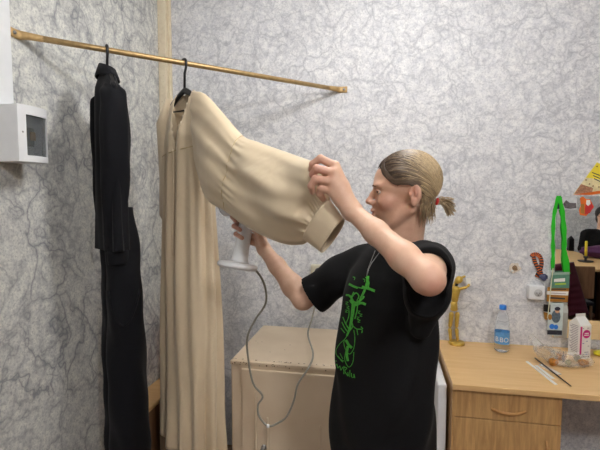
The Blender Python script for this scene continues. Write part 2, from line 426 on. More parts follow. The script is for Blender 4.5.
# bulged front with a window cut out
prof = [(X1 - .014 + .022 * math.sin(PI * (i / 12)) ** .7 + .008, y0 + (y1 - y0) * i / 12) for i in range(13)]
def fx(y):
    s = max(0, min(1, (y - y0) / (y1 - y0))); return X1 + .008 + .014 * math.sin(PI * s) ** .8
t = NT('smoked_acrylic'); t.col(srgb(96, 102, 104)); t.b.inputs['Alpha'].default_value = .5; t.b.inputs['Roughness'].default_value = .08; M['smokedwin'] = t.m
def curved(name, ya, yb, za, zb, off, th, mat, parent, n=10):
    V = []; F = []
    for i in range(n + 1):
        y = ya + (yb - ya) * i / n; x = fx(y) + off
        V += [(x, y, za), (x, y, zb), (x - th, y, zb), (x - th, y, za)]
    for i in range(n):
        for k in range(4): a = i * 4 + k; b = i * 4 + (k + 1) % 4; F.append((a, b, b + 4, a + 4))
    F += [(3, 2, 1, 0), (n * 4, n * 4 + 1, n * 4 + 2, n * 4 + 3)]
    return V, F
wy0, wy1, wz0, wz1 = y0 + .026, y1 - .004, z0 + .022, z1 - .032
V, F = merge([curved('', y0, y1, z0, wz0, .004, .02, 0, 0), curved('', y0, y1, wz1, z1, .004, .02, 0, 0), curved('', y0, wy0, wz0, wz1, .004, .02, 0, 0), curved('', wy1, y1, wz0, wz1, .004, .02, 0, 0)])
obj('front_cover', V, F, M['white'], bx)
V, F = curved('', wy0, wy1, wz0, wz1, -.003, .002, 0, 0)
wn = obj('window', V, F, M['smokedwin'], bx)
bm = bmesh.new(); addbox(bm, (X1 - .011, wy0 + .02, wz0 + .035), (X1 + .0005, wy0 + .055, wz1 - .04), .002)
bmobj('breaker_module', bm, M['grey'], bx)
box('breaker_switch', (X1 + .0005, wy0 + .034, wz0 + .055), (X1 + .007, wy0 + .056, wz0 + .085), simple('amber', srgb(214, 160, 50), .5), bx, .002)
lathe('screw', (fx(y0 + .014) + .003, y0 + .014, 1.765), (1, 0, 0), [(.003, 0), (.003, .002), (.001, .0025)], M['grey'], bx, 10)
tr = box('cable_trunking', (XL, 1.27, z1 + .001), (XL + .022, 1.35, ZC), M['white'], None, .002)
tag(tr, 'white cable trunking running up the wall above the breaker box', 'cable trunking')

# ================================================================== CLOTHES ROD
RZ = 2.135
A = atX(16, 33, XL); B = atY(341, 92, YB); A.z = B.z = RZ
rod = empty('clothes_rod', A, 'brass coloured clothes rod spanning the corner between two walls', 'clothes rod')
rd = (B - A).normalized()
tube('rod', [A + rd * .05, A + rd * .3, B - rd * .3, B - rd * .03], .0115, M['brass'], rod, 14)
for P, out, nm in ((A, Vector((1, 0, 0)), 0), (B, Vector((0, -1, 0)), 1)):
    s = 1 if nm == 0 else -1; along = (rd * s - out * (rd * s).dot(out)).normalized()
    pts = [P + out * .006 - along * .035, P + out * .006 + along * .005, P + rd * s * .035 + out * .004, P + rd * s * .085]
    up = Vector((0, 0, 1)); V = []; F = []
    ws = (.017, .017, .014, .0122); ts = (.006, .006, .009, .0118)
    C = catmull([tuple(p) for p in pts], 5)
    for i, c in enumerate(C):
        c = Vector(c); f = i / (len(C) - 1) * 3; k = min(int(f), 2); w = ws[k] + (ws[k + 1] - ws[k]) * (f - k); th = ts[k] + (ts[k + 1] - ts[k]) * (f - k)
        d = (Vector(C[min(i + 1, len(C) - 1)]) - Vector(C[max(i - 1, 0)])).normalized(); sd = d.cross(up).normalized()
        for j in range(10):
            a = 2 * PI * j / 10; V.append(c + up * w * math.cos(a) + sd * th * math.sin(a))
    for i in range(len(C) - 1):
        for j in range(10): a = i * 10 + j; b = i * 10 + (j + 1) % 10; F.append((a, b, b + 10, a + 10))
    F += [tuple(reversed(range(10))), tuple(range(len(C) * 10 - 10, len(C) * 10))]
    br = obj('bracket', V, F, M['bracket'], rod, True)
    lathe('screw', P + out * .011 - along * .018, out, [(.007, 0), (.007, .003), (.003, .005)], M['steel'], br, 14)

# ================================================================== HANGERS
hd = Vector((rd.y, -rd.x, 0)).normalized()          # direction along the hanger, towards the camera side
nd = Vector((-rd.x, -rd.y, 0)).normalized()         # garment front
def rodpt(px):
    d = ray(px, 60); # intersect vertical plane of view with rod line
    n2 = Vector((d.y, -d.x, 0)); t = -A.dot(n2) / rd.dot(n2); return A + rd * t
def hanger(P, label, half=.2, nk=.09):
    h = empty('clothes_hanger', P + Vector((0, 0, -.09)), label, 'hanger')
    r = .0175; pts = [P + hd * (-r * math.cos(a)) + Vector((0, 0, r * math.sin(a))) for a in np.linspace(-.3, PI, 12)]
    pts += [P + hd * (r * .9) + Vector((0, 0, -.02)), P + hd * .003 + Vector((0, 0, -.045)), P + Vector((0, 0, -nk))]
    tube('hook', pts, .0056, M['black_plastic'], h, 8)
    V = []; F = []
    n = 24
    for i in range(n + 1):
        s = -1 + 2 * i / n; c = P + hd * s * half + Vector((0, 0, -nk - .085 * abs(s) ** 1.25)); w = .007 + .006 * abs(s); t = .015 - .004 * abs(s)
        for k in range(8):
            a = 2 * PI * k / 8; V.append(c + nd * w * math.cos(a) + Vector((0, 0, t * math.sin(a))))
    for i in range(n):
        for k in range(8): a = i * 8 + k; b = i * 8 + (k + 1) % 8; F.append((a, b, b + 8, a + 8))
    F += [tuple(reversed(range(8))), tuple(range(n * 8, n * 8 + 8))]
    obj('shoulders', V, F, M['black_plastic'], h, True)
    tube('crossbar', [P + hd * s * half * .92 + Vector((0, 0, -nk - .075 - .012 * (1 - s * s))) for s in np.linspace(-1, 1, 9)], .004, M['black_plastic'], h, 8)
    return h
PD = rodpt(184); PB = rodpt(107)
hd0, nd0 = hd.copy(), nd.copy()
def turn(a):
    global hd, nd
    q = Matrix.Rotation(math.radians(a), 3, 'Z'); hd = q @ hd0; nd = q @ nd0
turn(14)
hanger(PD, 'black plastic hanger under the cream dress, on the brass rod', .155, .12); turn(0)
hanger(PB, 'black plastic hanger under the black jacket, nearest the left wall', .13, .085)

def noise3(n, seed):
    r = np.random.default_rng(seed); K_ = r.normal(size=(n, 3)); ph = r.uniform(0, 2 * PI, n); return K_, ph
def garment(name, P, mat, parent, ztop, drop, zbot, a0, a1, b0, b1, pleat, amp0, amp1, nU=160, nV=110, cutV=None, seed=1, lean=(0, 0), hem=0, slope=.085, tilt=0.0):
    V = []; F = []
    r = random.Random(seed); ks = [(pleat + i * 2 + r.randint(-1, 1), r.uniform(0, 6.28), r.uniform(.5, 1)) for i in range(4)]
    for j in range(nV + 1):
        v = j / nV
        for i in range(nU):
            th = 2 * PI * i / nU; s = math.cos(th); q = math.sin(th)
            sh = v ** 1.0
            aa = a0 + (a1 - a0) * sh ** 1.2; ee = min(1, v / .12); bb = .010 + (b0 - .010) * ee ** .6 + (b1 - b0) * sh
            zt = ztop - slope * abs(s) ** 1.25; z = zt + (zbot - zt) * v + hem * math.sin(th * 2 + 1) * v - tilt * s * v
            am = amp0 + (amp1 - amp0) * sh ** .9
            f = sum(w * math.sin(k * th + p + 1.4 * math.sin(3 * v + p)) for k, p, w in ks) / 2.2 * am * min(1, v / .15)
            x = s * aa * (1 + .0) + lean[0] * v; y = math.copysign(abs(q) ** .9, q) * bb + lean[1] * v
            l = math.hypot(s / aa, q / bb); nx, ny = (s / aa) / l, (q / bb) / l
            p = P + hd * (x + nx * f) + nd * (y + ny * f); V.append((p.x, p.y, z))
    for j in range(nV):
        for i in range(nU):
            v = (j + .5) / nV; th = 2 * PI * (i + .5) / nU
            if cutV and cutV(math.cos(th), math.sin(th), v): continue
            a = j * nU + i; b = j * nU + (i + 1) % nU; F.append((a, b, b + nU, a + nU))
    o = obj(name, V, F, mat, parent, True)
    m = o.modifiers.new('cloth_thickness', 'SOLIDIFY'); m.thickness = .003; m.offset = -1
    return o

# ---- cream dress
turn(14)
dress = empty('cream_dress', PD + Vector((0, 0, -1.65)), 'long cream silk dress hanging on the rod with one puffed sleeve held out', 'dress')
Lz = 2.03 - .42
def vcut(s, q, v):
    # v-neck on the front (q > 0), open neckline on both sides
    d = v * Lz
    if abs(s) < .26 and d < .014: return True
    return q > 0 and d < .28 and abs(s) < .44 * (1 - d / .28) ** .8
garment('body', PD + hd * .012, M['cream'], dress, 2.03, 0, .42, .150, .190, .054, .115, 8, .004, .028, cutV=vcut, seed=5, hem=.010, lean=(.004, .0), tilt=.045)
# band and gathers at the yoke seam, neck label
def dpt(s, q, z, off=.0):
    v = (2.03 - z) / Lz; aa = .150 + .03 * v; bb = .056 + .048 * v
    return PD + hd * s * aa + nd * (math.copysign(abs(q) ** .9, q) * (bb + off)) + Vector((0, 0, z - PD.z))
tube('placket', [dpt(.06, 1, z, .004) for z in np.linspace(1.75, 1.28, 14)], .0035, M['cream'], dress, 6)
tube('yoke_seam', [dpt(math.cos(a), math.sin(a), 1.74 + .02 * math.cos(a), .005) for a in np.linspace(.25, PI - .25, 24)], .0016, M['cream_in'], dress, 6)
lb = [dpt(s, -1, z, -.008) for s, z in ((-.2, 1.955), (.2, 1.955), (.2, 1.935), (-.2, 1.935))]
poly('neck_label', lb, M['black_plastic'], dress, .001, nd)
# sleeve: sections given by upper edge, lower edge and half thickness
SEC = [((192, 91, 1.80), (197, 170, 1.83), .022), ((205, 94, 1.76), (204, 192, 1.77), .045), ((222, 112, 1.69), (211, 203, 1.68), .06),
       ((242, 135, 1.59), (227, 212, 1.60), .075), ((258, 142, 1.50), (245, 225, 1.52), .09), ((280, 150, 1.38), (266, 236, 1.42), .095),
       ((298, 157, 1.26), (288, 243.5, 1.33), .085), ((314, 165, 1.14), (303, 244, 1.26), .055), ((324, 187, 1.13), (307, 242, 1.22), .036),
       ((331, 204, 1.12), (308, 240, 1.20), .026)]
def sleeve_mesh(SEC, m, nU, folds):
    T = catmull([tuple(W(*s[0])) for s in SEC], m); Bt = catmull([tuple(W(*s[1])) for s in SEC], m); H = catmull([(s[2],) for s in SEC], m)
    V = []; F = []; N = len(T)
    for j in range(N):
        t = Vector(T[j]); b = Vector(Bt[j]); mid = (t + b) / 2; hf = (t - b) / 2
        ax = Vector(T[min(j + 1, N - 1)]) + Vector(Bt[min(j + 1, N - 1)]) - Vector(T[max(j - 1, 0)]) - Vector(Bt[max(j - 1, 0)])
        nn = hf.cross(ax).normalized()
        if nn.dot(O - mid) < 0: nn = -nn
        nn = (nn + (O - mid).normalized() * .8).normalized(); nn = (nn - hf.normalized() * nn.dot(hf.normalized())).normalized()
        for i in range(nU):
            th = 2 * PI * i / nU; f = folds(j / (N - 1), th)
            V.append(mid + hf * math.cos(th) * (1 + f * .1) + nn * (H[j][0] * math.sin(th) + f * math.sin(th) ** 2 * (.25 if math.sin(th) < 0 else 1) * (1 if math.sin(th) >= 0 else -1)))
    for j in range(N - 1):
        for i in range(nU): a = j * nU + i; b = j * nU + (i + 1) % nU; F.append((a, b, b + nU, a + nU))
    return V, F
def sl_folds(t, th):
    g = .0035 * math.sin(9 * th + 7 * t) + .006 * math.sin(5 * th - 9 * t + 1) * min(1, t * 3) + .003 * math.sin(14 * th + 5 * t)
    # gathers near the seam and the cuff
    g += .0045 * math.sin(30 * th + 2 * math.sin(3 * th)) * math.exp(-((t - .37) / .05) ** 2) + .0038 * math.sin(38 * th) * math.exp(-((t - .93) / .08) ** 2) * min(1, (1 - t) / .04)
    g += -.004 * math.exp(-((t - .335) / .012) ** 2)
    # big diagonal drapes falling from the pinched point
    g += .009 * math.sin(4.2 * (th - 2.6 * t) + 2.2) * math.sin(PI * min(1, max(0, (t - .3) / .7)))
    return g
V, F = sleeve_mesh(SEC, 14, 150, sl_folds)
seam_ = [Vector(V[43 * 150 + i]) * 1.0 for i in range(0, 76, 3)]; cen_ = sum(seam_, Vector()) / len(seam_)
sl = obj('sleeve', V, F, M['cream'], dress, True); m = sl.modifiers.new('cloth_thickness', 'SOLIDIFY'); m.thickness = .002; m.offset = -1
tube('seam', [q + (O - q).normalized() * .0015 for q in seam_], .0014, M['cream_in'], sl, 6)
CU = [((328.5, 200.5, 1.122), (305.5, 238.5, 1.205), .034), ((336, 211, 1.105), (314, 245, 1.18), .029), ((343, 220, 1.09), (323, 252, 1.155), .027)]
V, F = sleeve_mesh(CU, 8, 60, lambda t, th: .001 * math.sin(3 * th))
cf = obj('cuff', V, F, M['cream'], sl, True); m = cf.modifiers.new('cloth_thickness', 'SOLIDIFY'); m.thickness = .003; m.offset = 0
# far sleeve hanging behind the body
Sf = PD - hd * .15
tube('far_sleeve', [Sf + Vector((0, 0, -.14)) + hd * .03, Sf - hd * .0 + Vector((0, 0, -.25)), Sf + nd * -.01 + hd * .02 + Vector((0, 0, -.5)), Sf + hd * .03 + Vector((0, 0, -.68)), Sf + hd * .03 + Vector((0, 0, -.74))], [.02, .05, .06, .06, .03], M['cream'], dress, 20)

# ---- black jacket and trousers
turn(0)
jk = empty('black_jacket', PB + Vector((0, 0, -.85)), 'black knitted jacket on a hanger, sleeve hanging down beside the left wall', 'jacket')
def jcut(s, q, v): return abs(s) < .22 and v < .02
garment('body', PB, M['navy'], jk, 2.065, 0, 1.33, .14, .15, .045, .055, 5, .004, .010, 120, 60, jcut, 11, slope=.1)
# stand collar
V = []; F = []
for j, (zz, rr) in enumerate(((2.02, .072), (2.04, .062), (2.064, .05), (2.062, .044), (2.04, .046))):
    for i in range(32):
        a = 2 * PI * i / 32; V.append(PB + hd * rr * math.cos(a) * .9 + nd * rr * .6 * math.sin(a) + Vector((0, 0, zz - PB.z + .010 * math.sin(a) - .006 * abs(math.cos(a)))))
for j in range(4):
    for i in range(32): a = j * 32 + i; b = j * 32 + (i + 1) % 32; F.append((a, b, b + 32, a + 32))
cl = obj('collar', V, F, M['navy'], jk, True); cl.modifiers.new('cloth_thickness', 'SOLIDIFY').thickness = .004
Sn = PB + hd * .12
def fold_tube(pts, rad, n=40, k=5, amp=.004, m=8, fl=.7, seed=0):
    C = catmull([tuple(p) for p in pts], m); R = catmull([(r,) for r in rad], m); V = []; F = []
    for j, c in enumerate(C):
        for i in range(n):
            a = 2 * PI * i / n; r = R[j][0] + amp * math.sin(k * a + j * .12 + seed) * math.sin(j * .35 + seed) + amp * .5 * math.sin(j * .9 + 2 * a)
            V.append(Vector(c) + hd * r * fl * math.cos(a) + nd * r * math.sin(a))
    for j in range(len(C) - 1):
        for i in range(n): a = j * n + i; b = j * n + (i + 1) % n; F.append((a, b, b + n, a + n))
    F += [tuple(reversed(range(n))), tuple(range(len(C) * n - n, len(C) * n))]
    return V, F
V, F = fold_tube([Sn + Vector((0, 0, -.155)) - hd * .03, Sn + Vector((0, 0, -.22)), Sn + nd * .0 + Vector((0, 0, -.45)), Sn - hd * .02 + nd * .01 + Vector((0, 0, -.7)), Sn - hd * .015 + Vector((0, 0, -.82))], [.03, .048, .055, .042, .036])
obj('sleeve', V, F, M['navy'], jk, True)
V, F = fold_tube([Sn - hd * .015 + Vector((0, 0, -.80)), Sn - hd * .015 + Vector((0, 0, -.86))], [.041, .037], amp=.001, k=18)
obj('cuff', V, F, M['navy'], jk, True)
Sq = PB - hd * .12
V, F = fold_tube([Sq + Vector((0, 0, -.155)) + hd * .03, Sq + Vector((0, 0, -.22)), Sq + Vector((0, 0, -.5)), Sq + Vector((0, 0, -.82))], [.03, .05, .05, .036], seed=2)
obj('sleeve', V, F, M['navy'], jk, True)
trs = empty('black_trousers', PB + Vector((0, 0, -1.68)), 'long black trousers hanging below the black jacket', 'trousers')
def legtube(off, seed, w):
    return fold_tube([PB + off + RGT * (.010 + .010 * (1.5 - z)) + Vector((0, 0, z - PB.z)) for z in (1.5, 1.25, 1.0, .75, .5, .30)], w, 48, 4, .006, 8, 1.0, seed)
V, F = legtube(hd * .045 + nd * -.02, 0, [.045, .066, .074, .078, .076, .074]); obj('trouser_leg', V, F, M['navy'], trs, True)
V, F = legtube(hd * -.05 + nd * -.01, 3, [.04, .06, .068, .07, .07, .07]); obj('trouser_leg', V, F, M['navy'], trs, True)
hp = PB + hd * .055 + nd * -.02 + RGT * .018
tube('pocket_edge', [hp + hd * .070 * math.cos(a) + nd * .074 * math.sin(a) + Vector((0, 0, 1.17 - .14 * math.sin((a + .6) / 1.9 * PI) - PB.z)) for a in np.linspace(-.6, 1.3, 16)], .004, M['navy'], trs, 6)

# ================================================================== CORNER CLUTTER
bn = empty('wooden_bench', (XL + .08, 2.2, 0), 'low brown wooden bench along the left wall beneath the clothes', 'bench')
box('seat', (XL + .002, 1.97, .42), (XL + .14, 2.40, .445), M['beech'], bn, .003)
box('front_panel', (XL + .115, 1.99, .001), (XL + .132, 2.39, .42), M['brown'], bn)
box('end_panel', (XL + .004, 1.99, .001), (XL + .115, 2.01, .42), M['brown'], bn)
ct = box('cardboard_box', (-1.17, 2.05, .001), (-.93, 2.40, .455), M['carton'], None, .004)
tag(ct, 'brown cardboard box on the floor under the cream dress hem', 'box')
rf = box('red_folder', (-1.285, 2.29, .447), (-1.195, 2.32, .84), M['red'], None, .004)
tag(rf, 'red folder peeking out from behind the cream dress', 'folder')

# ================================================================== LOCKER
lk = empty('metal_locker', (-.445, 2.12, 0), 'low beige enamelled metal cabinet with chipped edges behind the woman', 'cabinet')
lx0, lx1, ly0, ly1, lz = -.688, -.185, 1.845, 2.39, .795
bm = bmesh.new(); addbox(bm, (lx0, ly0 + .004, .01), (lx1, ly1, lz), .008, 3); bmobj('body', bm, M['locker'], lk)
bm = bmesh.new(); addbox(bm, (lx0 - .002, ly0, lz - .022), (lx1 + .002, ly0 + .012, lz - .003), .004); bmobj('top_lip', bm, M['locker'], lk)
bm = bmesh.new(); dx0, dx1 = lx0 + .055, lx1 - .012
addbox(bm, (dx0, ly0 - .010, .04), (dx1, ly0 + .003, lz - .035), .004)
for x, zz in ((dx0 + .062, .66), (dx0 + .118, .545), (dx1 - .075, .53), (dx1 - .018, .69)):
    addbox(bm, (x, ly0 - .019, .06), (x + .009, ly0 - .007, zz), .004)
dr = bmobj('door', bm, M['locker'], lk)
kp = atY(264, 447, ly0 - .01)
lathe('handle', kp, (0, -1, 0), [(.012, -.002), (.012, .004), (.008, .006), (.008, .018), (.010, .02), (.010, .026)], M['steel'], dr, 18)
bm = bmesh.new(); rr = random.Random(3)
def chip(c, nrm, s):
    c = Vector(c); d, u, v = frame_of(nrm); k = 7; vs = []
    for i in range(k):
        a = 2 * PI * i / k; q = s * rr.uniform(.5, 1.2); vs.append(bm.verts.new(c + d * .0006 + u * q * math.cos(a) * .8 + v * q * math.sin(a) * 1.0))
    bm.faces.new(vs)
for i in range(34):
    x = lx0 + .008 + (lx1 - lx0 - .02) * rr.random() ** 1.7; chip((x, ly0 + .013 + rr.random() * .006, lz), (0, 0, 1), rr.uniform(.0018, .006))
for i in range(26):
    x = lx0 + .01 + (lx1 - lx0 - .02) * rr.random() ** 1.5; chip((x, ly0 - .0005, lz - rr.uniform(.006, .02)), (0, -1, 0), rr.uniform(.0016, .0045))
for px, py in ((258, 343), (256, 341), (262, 342), (270, 352), (290, 345), (285, 350)):
    p = atZ(px, py, lz); chip(p, (0, 0, 1), .004)
for px, py in ((247, 365), (283, 387), (290, 387), (243, 418)):
    p = atY(px, py, ly0 - .009); chip(p, (0, -1, 0), .003)
bmobj('paint_chips', bm, M['rust'], lk)['kind'] = 'stuff'

# socket behind the sleeve
so = atY(321, 270, YB)
sk = empty('wall_socket', so, 'beige double wall socket behind the black t-shirt sleeve', 'socket')
box('housing', (so.x - .055, YB - .035, so.z - .034), (so.x + .07, YB, so.z + .034), simple('beige_plastic', srgb(214, 208, 186), .4), sk, .006)
lathe('plug', (so.x - .01, YB - .035, so.z), (0, -1, 0), [(.019, 0), (.019, .02), (.012, .032), (.006, .034)], M['darkgrey'], sk, 20)

# ================================================================== STEAMER
hb = W(239.5, 262, 1.575); ht = W(247, 219, 1.60); axis = (ht - hb).normalized()
st = empty('garment_steamer', hb, 'white handheld garment steamer with round base held under the puffed sleeve', 'steamer')
hl = (ht - hb).length
lathe('handle', hb, axis, [(.036, 0), (.031, .01), (.028, .03), (.0265, hl * .6), (.025, hl), (.024, hl + .02)], M['white'], st, 32)
lathe('base', hb - axis * .022 + (W(238, 263, 1.57) - hb), axis, [(.064, 0), (.072, .004), (.0745, .012), (.072, .02), (.06, .024), (.03, .026)], M['white'], st, 48)
hc = W(243, 205, 1.62); hp2 = W(225, 207, 1.66)
V, F = tube_data(catmull([tuple(ht), tuple(W(248, 212, 1.61)), tuple(hc), tuple(W(234, 204, 1.64))], 6), [.025] * 7 + [.03] * 6 + [.034] * 6, 24)
obj('neck', V, F, M['white'], st, True)
d2 = (hp2 - W(236, 204, 1.63)).normalized()
lathe('steam_head', hp2 - d2 * .035, d2, [(.034, -.02), (.036, 0), (.038, .02), (.038, .03)], M['white'], st, 28)
lathe('steam_plate', hp2 - d2 * .005, d2, [(.036, 0), (.037, .004), (.033, .009)], M['grey'], st, 28)
CP = [(254, 268, 1.56), (262, 279, 1.58), (266, 292, 1.62), (265, 305, 1.66), (255, 320, 1.70), (247.5, 337, 1.73), (248, 357, 1.75), (253, 383, 1.77), (262.5, 396, 1.775), (258, 405, 1.775), (259, 416, 1.77), (268, 426, 1.765), (278, 423, 1.765), (287, 416, 1.765), (294, 400, 1.77), (298, 384, 1.78), (309, 367, 1.82), (313, 353, 1.9), (308, 334, 2.1), (312, 318, 2.2), (316, 300, 2.35), (318, 285, 2.42)]
pts = [Vector(p) for p in catmull([tuple(W(*q)) for q in CP], 6)] + [Vector((so.x - .012, YB - .07, so.z - .012))]
tube('cord', pts, .0042, M['cord'], st, 8)
lathe('cable_tie', W(268, 426, 1.763) - Vector((0, 0, .006)), (0, 0, 1), [(.006, 0), (.0065, .004), (.0065, .009), (.006, .012)], M['white'], st, 12)

# ================================================================== DESK
DX0, DX1, DY0, DZ = .292, 1.75, 1.875, .75
desk = empty('office_desk', (.9, 2.1, 0), 'light wooden office desk with drawer pedestal against the wallpapered wall', 'desk')
box('tabletop', (DX0, DY0, DZ - .024), (DX1, YB - .004, DZ), M['beech'], desk, .002)
box('side_panel', (DX0 + .004, DY0 + .03, .001), (DX0 + .02, YB - .02, DZ - .024), M['oak'], desk)
box('side_panel', (DX1 - .03, DY0 + .03, .001), (DX1 - .012, YB - .02, DZ - .024), M['oak'], desk)
px1 = .728
box('pedestal', (DX0 + .021, DY0 + .045, .04), (px1, YB - .06, DZ - .026), M['oak'], desk)
bm = bmesh.new(); addbox(bm, (DX0 + .012, DY0 + .024, .60), (px1 - .002, DY0 + .043, DZ - .03), .002); dw = bmobj('drawer', bm, M['oak'], desk)
bm = bmesh.new(); addbox(bm, (DX0 + .012, DY0 + .024, .08), (px1 - .002, DY0 + .043, .596), .002); dd = bmobj('door', bm, M['oak'], desk)
def handle(a, b, bow, parent):
    a = Vector(a); b = Vector(b); n = 16; V = []; F = []
    for i in range(n + 1):
        t = i / n; c = a.lerp(b, t) + Vector(bow) * math.sin(PI * t); d = (b - a).normalized(); s = d.cross(Vector((0, -1, 0)))
        w = .006 + .002 * math.sin(PI * t)
        for k in range(8): g = 2 * PI * k / 8; V.append(c + s * w * math.cos(g) + Vector((0, -1, 0)) * .004 * math.sin(g))
    for i in range(n):
        for k in range(8): q = i * 8 + k; r = i * 8 + (k + 1) % 8; F.append((q, r, r + 8, q + 8))
    F += [tuple(reversed(range(8))), tuple(range(n * 8, n * 8 + 8))]
    return obj('handle', V, F, M['oak_x'], parent, True)
ha = atY(491, 409, DY0 + .022); hb2 = atY(526, 412, DY0 + .022); hb2.z = ha.z
handle(ha, hb2, (0, -.022, -.006), dw)
va = atY(547, 441, DY0 + .022); handle(va, va - Vector((0, 0, .1)), (0, -.022, 0), dd)
wc = box('white_cabinet', (.245, 1.98, .002), (.284, 2.40, .70), M['white'], None, .006)
tag(wc, 'narrow white cabinet edge wedged between desk side and black t-shirt', 'cabinet')

# ================================================================== GOLD MANNEQUIN
mc = atZ(456.5, 344, DZ); mq = empty('artist_mannequin', (mc.x, mc.y, DZ), 'gold painted jointed artist figure with raised arms on the desk', 'mannequin')
lathe('base', mc, (0, 0, 1), [(.04, 0), (.042, .004), (.042, .011), (.038, .015)], M['gold'], mq, 32)
cM = mc.dot(FWD)
def G(px, py, dc=0): return W(px + 1.5, py, cM + dc)
def limb(nm, a, b, r0, r1, mat=None):
    a = Vector(a); b = Vector(b); L = (b - a).length
    return lathe(nm, a, b - a, [(r0 * .35, 0), (r0 * .8, L * .05), (r0, L * .16), ((r0 + r1) / 2 * .95, L * .5), (r1, L * .84), (r1 * .8, L * .94), (r1 * .35, L)], mat or M['gold'], mq, 18)
limb('pelvis', G(452.5, 311), G(452.5, 301), .020, .017); limb('torso', G(453, 303), G(454.5, 286), .017, .026)
limb('neck', G(454.5, 287), G(456, 282), .008, .008, M['black_plastic'])
V, F = lathe_data(G(454, 283), G(460.5, 277) - G(454, 283), [(.006, 0), (.014, .008), (.019, .02), (.018, .034), (.010, .043), (.004, .046)], 20); obj('head', V, F, M['gold'], mq, True)
for sx, lab in ((-2.8, 0), (3.0, 1)):
    limb('thigh', G(453 + sx, 312), G(451.5 + sx * 1.15, 328), .0125, .010); limb('shin', G(451.5 + sx * 1.15, 328), G(452.5 + sx * 1.2, 341), .0105, .008)
    limb('foot', G(453 + sx * 1.2, 342, .02), G(454.5 + sx * 1.2, 343.5, -.03), .009, .009)
limb('upper_arm', G(458, 289, -.02), G(466, 287, -.03), .0085, .0075); limb('forearm', G(466, 287, -.03), G(469, 282, -.02), .0075, .006)
limb('upper_arm', G(451, 289, .02), G(455, 280, .045), .0085, .0075); limb('forearm', G(455, 280, .045), G(464, 276, .03), .0075, .006)
ph = G(465.5, 281.5, -.012)
o = poly('paper_card', [ph + Vector((-.010, -.012, .022)), ph + Vector((.014, -.016, .020)), ph + Vector((.020, -.018, -.018)), ph + Vector((-.002, -.014, -.016))], M['paper'], mq, .003)
o['label'] = 'white card held in the raised hands'

# ================================================================== WATER BOTTLE
bc = atZ(501.5, 351, DZ); bo = empty('water_bottle', bc, 'clear plastic water bottle with blue cap and blue label on the desk', 'bottle')
BS = 1.06
prof = [(r * BS, h * BS) for r, h in [(.018, .001), (.027, .002), (.0325, .008), (.0335, .018), (.032, .024), (.0335, .03), (.0335, .045), (.0325, .06), (.0325, .1), (.0335, .115), (.0325, .135), (.029, .16), (.021, .187), (.0145, .203), (.013, .208)]]
V, F = lathe_data(bc, (0, 0, 1), prof, 32); V2, F2 = lathe_data(bc, (0, 0, 1), [(r - .0012, h + .0012 if i == 0 else h) for i, (r, h) in enumerate(prof)], 32)
obj('body', V, F, M['pet'], bo, True)
lathe('cap', bc + Vector((0, 0, .218)), (0, 0, 1), [(.0165, 0), (.017, .002), (.017, .02), (.0155, .022)], M['blue'], bo, 24)
V, F = lathe_data(bc, (0, 0, 1), [(.0362, .045), (.0359, .06), (.0359, .098), (.0364, .105)], 32)
lbl = obj('label_wrap', V, F[:-2], M['bluelabel'], bo, True)
tocam = (O - bc); tocam.z = 0; tocam.normalize(); xr = Vector((-tocam.y, tocam.x, 0))
for i, chh in enumerate('BBO'):
    a = (i - 1) * .62 - .05; d = (tocam * math.cos(a) + xr * math.sin(a)); x = (-tocam * math.sin(a) + xr * math.cos(a))
    text_mesh('label_lettering', chh, bc + d * .0367 + Vector((0, 0, .068)), x, (0, 0, 1), .034, M['paper'], lbl, .0003)

# ================================================================== MILK CARTON
mk0 = atZ(579, 359, DZ); cartA = math.radians(-24)
mk = empty('milk_carton', (mk0.x + .02, mk0.y + .035, DZ), 'white and magenta gable-top milk carton standing on the desk', 'carton')
ux = Vector((math.cos(.30), math.sin(.30), 0)); uy = Vector((-ux.y, ux.x, 0)); base = mk0.copy(); s = .062
ux = Vector((.93, .36, 0)).normalized(); uy = Vector((-ux.y, ux.x, 0))
c00 = mk0; c10 = c00 + ux * s; c01 = c00 + uy * .07; c11 = c10 + uy * .07
Zv = lambda z: Vector((0, 0, z))
mid0 = (c00 + c01) / 2 + ux * .004; mid1 = (c10 + c11) / 2 - ux * .004
hB = .165; hR = .20; hT = .215
V = [c00, c10, c11, c01] + [p + Zv(hB) for p in (c00, c10, c11, c01)] + [mid0 + Zv(hR), mid1 + Zv(hR), mid0 + Zv(hT) - uy * .0015, mid1 + Zv(hT) - uy * .0015, mid1 + Zv(hT) + uy * .0015, mid0 + Zv(hT) + uy * .0015]
F = [(3, 2, 1, 0), (0, 1, 5, 4), (1, 2, 6, 5), (2, 3, 7, 6), (3, 0, 4, 7), (4, 5, 9, 8), (6, 7, 8, 9), (5, 6, 9), (7, 4, 8), (8, 9, 11, 10), (9, 8, 13, 12), (10, 11, 12, 13), (9, 12, 11), (8, 10, 13)]
obj('body', V, F, M['paper'], mk)
def on_face(o0, dx, w, h, u, z, nrm, ww, hh, nm, mat, k=0):
    c = o0 + dx * u + Zv(z)
    if k:
        pts = [c + dx * ww * math.cos(2 * PI * i / k) + Zv(hh * math.sin(2 * PI * i / k)) for i in range(k)]
    else: pts = [c, c + dx * ww, c + dx * ww + Zv(hh), c + Zv(hh)]
    return poly(nm, pts, mat, mk, .0006, nrm)
nf = -uy; nl = -ux
on_face(c00, ux, 0, 0, .001, .02, nf, .010, .14, 'magenta_stripe', M['magenta'])
on_face(c00, ux, 0, 0, .036, .122, nf, .021, .021, 'magenta_disc', M['magenta'], 28)
for i, (w_, z_) in enumerate(((.022, .124), (.028, .115))): on_face(c00 + nf * .0007, ux, 0, 0, .036 - w_ / 2, z_, nf, w_, .004, 'disc_lettering', M['paper'])
for i in range(16): on_face(c00, uy, 0, 0, .012, .03 + i * .0085, nl, .04 + .012 * ((i * 7) % 3) / 2, .0028, 'print_line', M['inkgrey'])
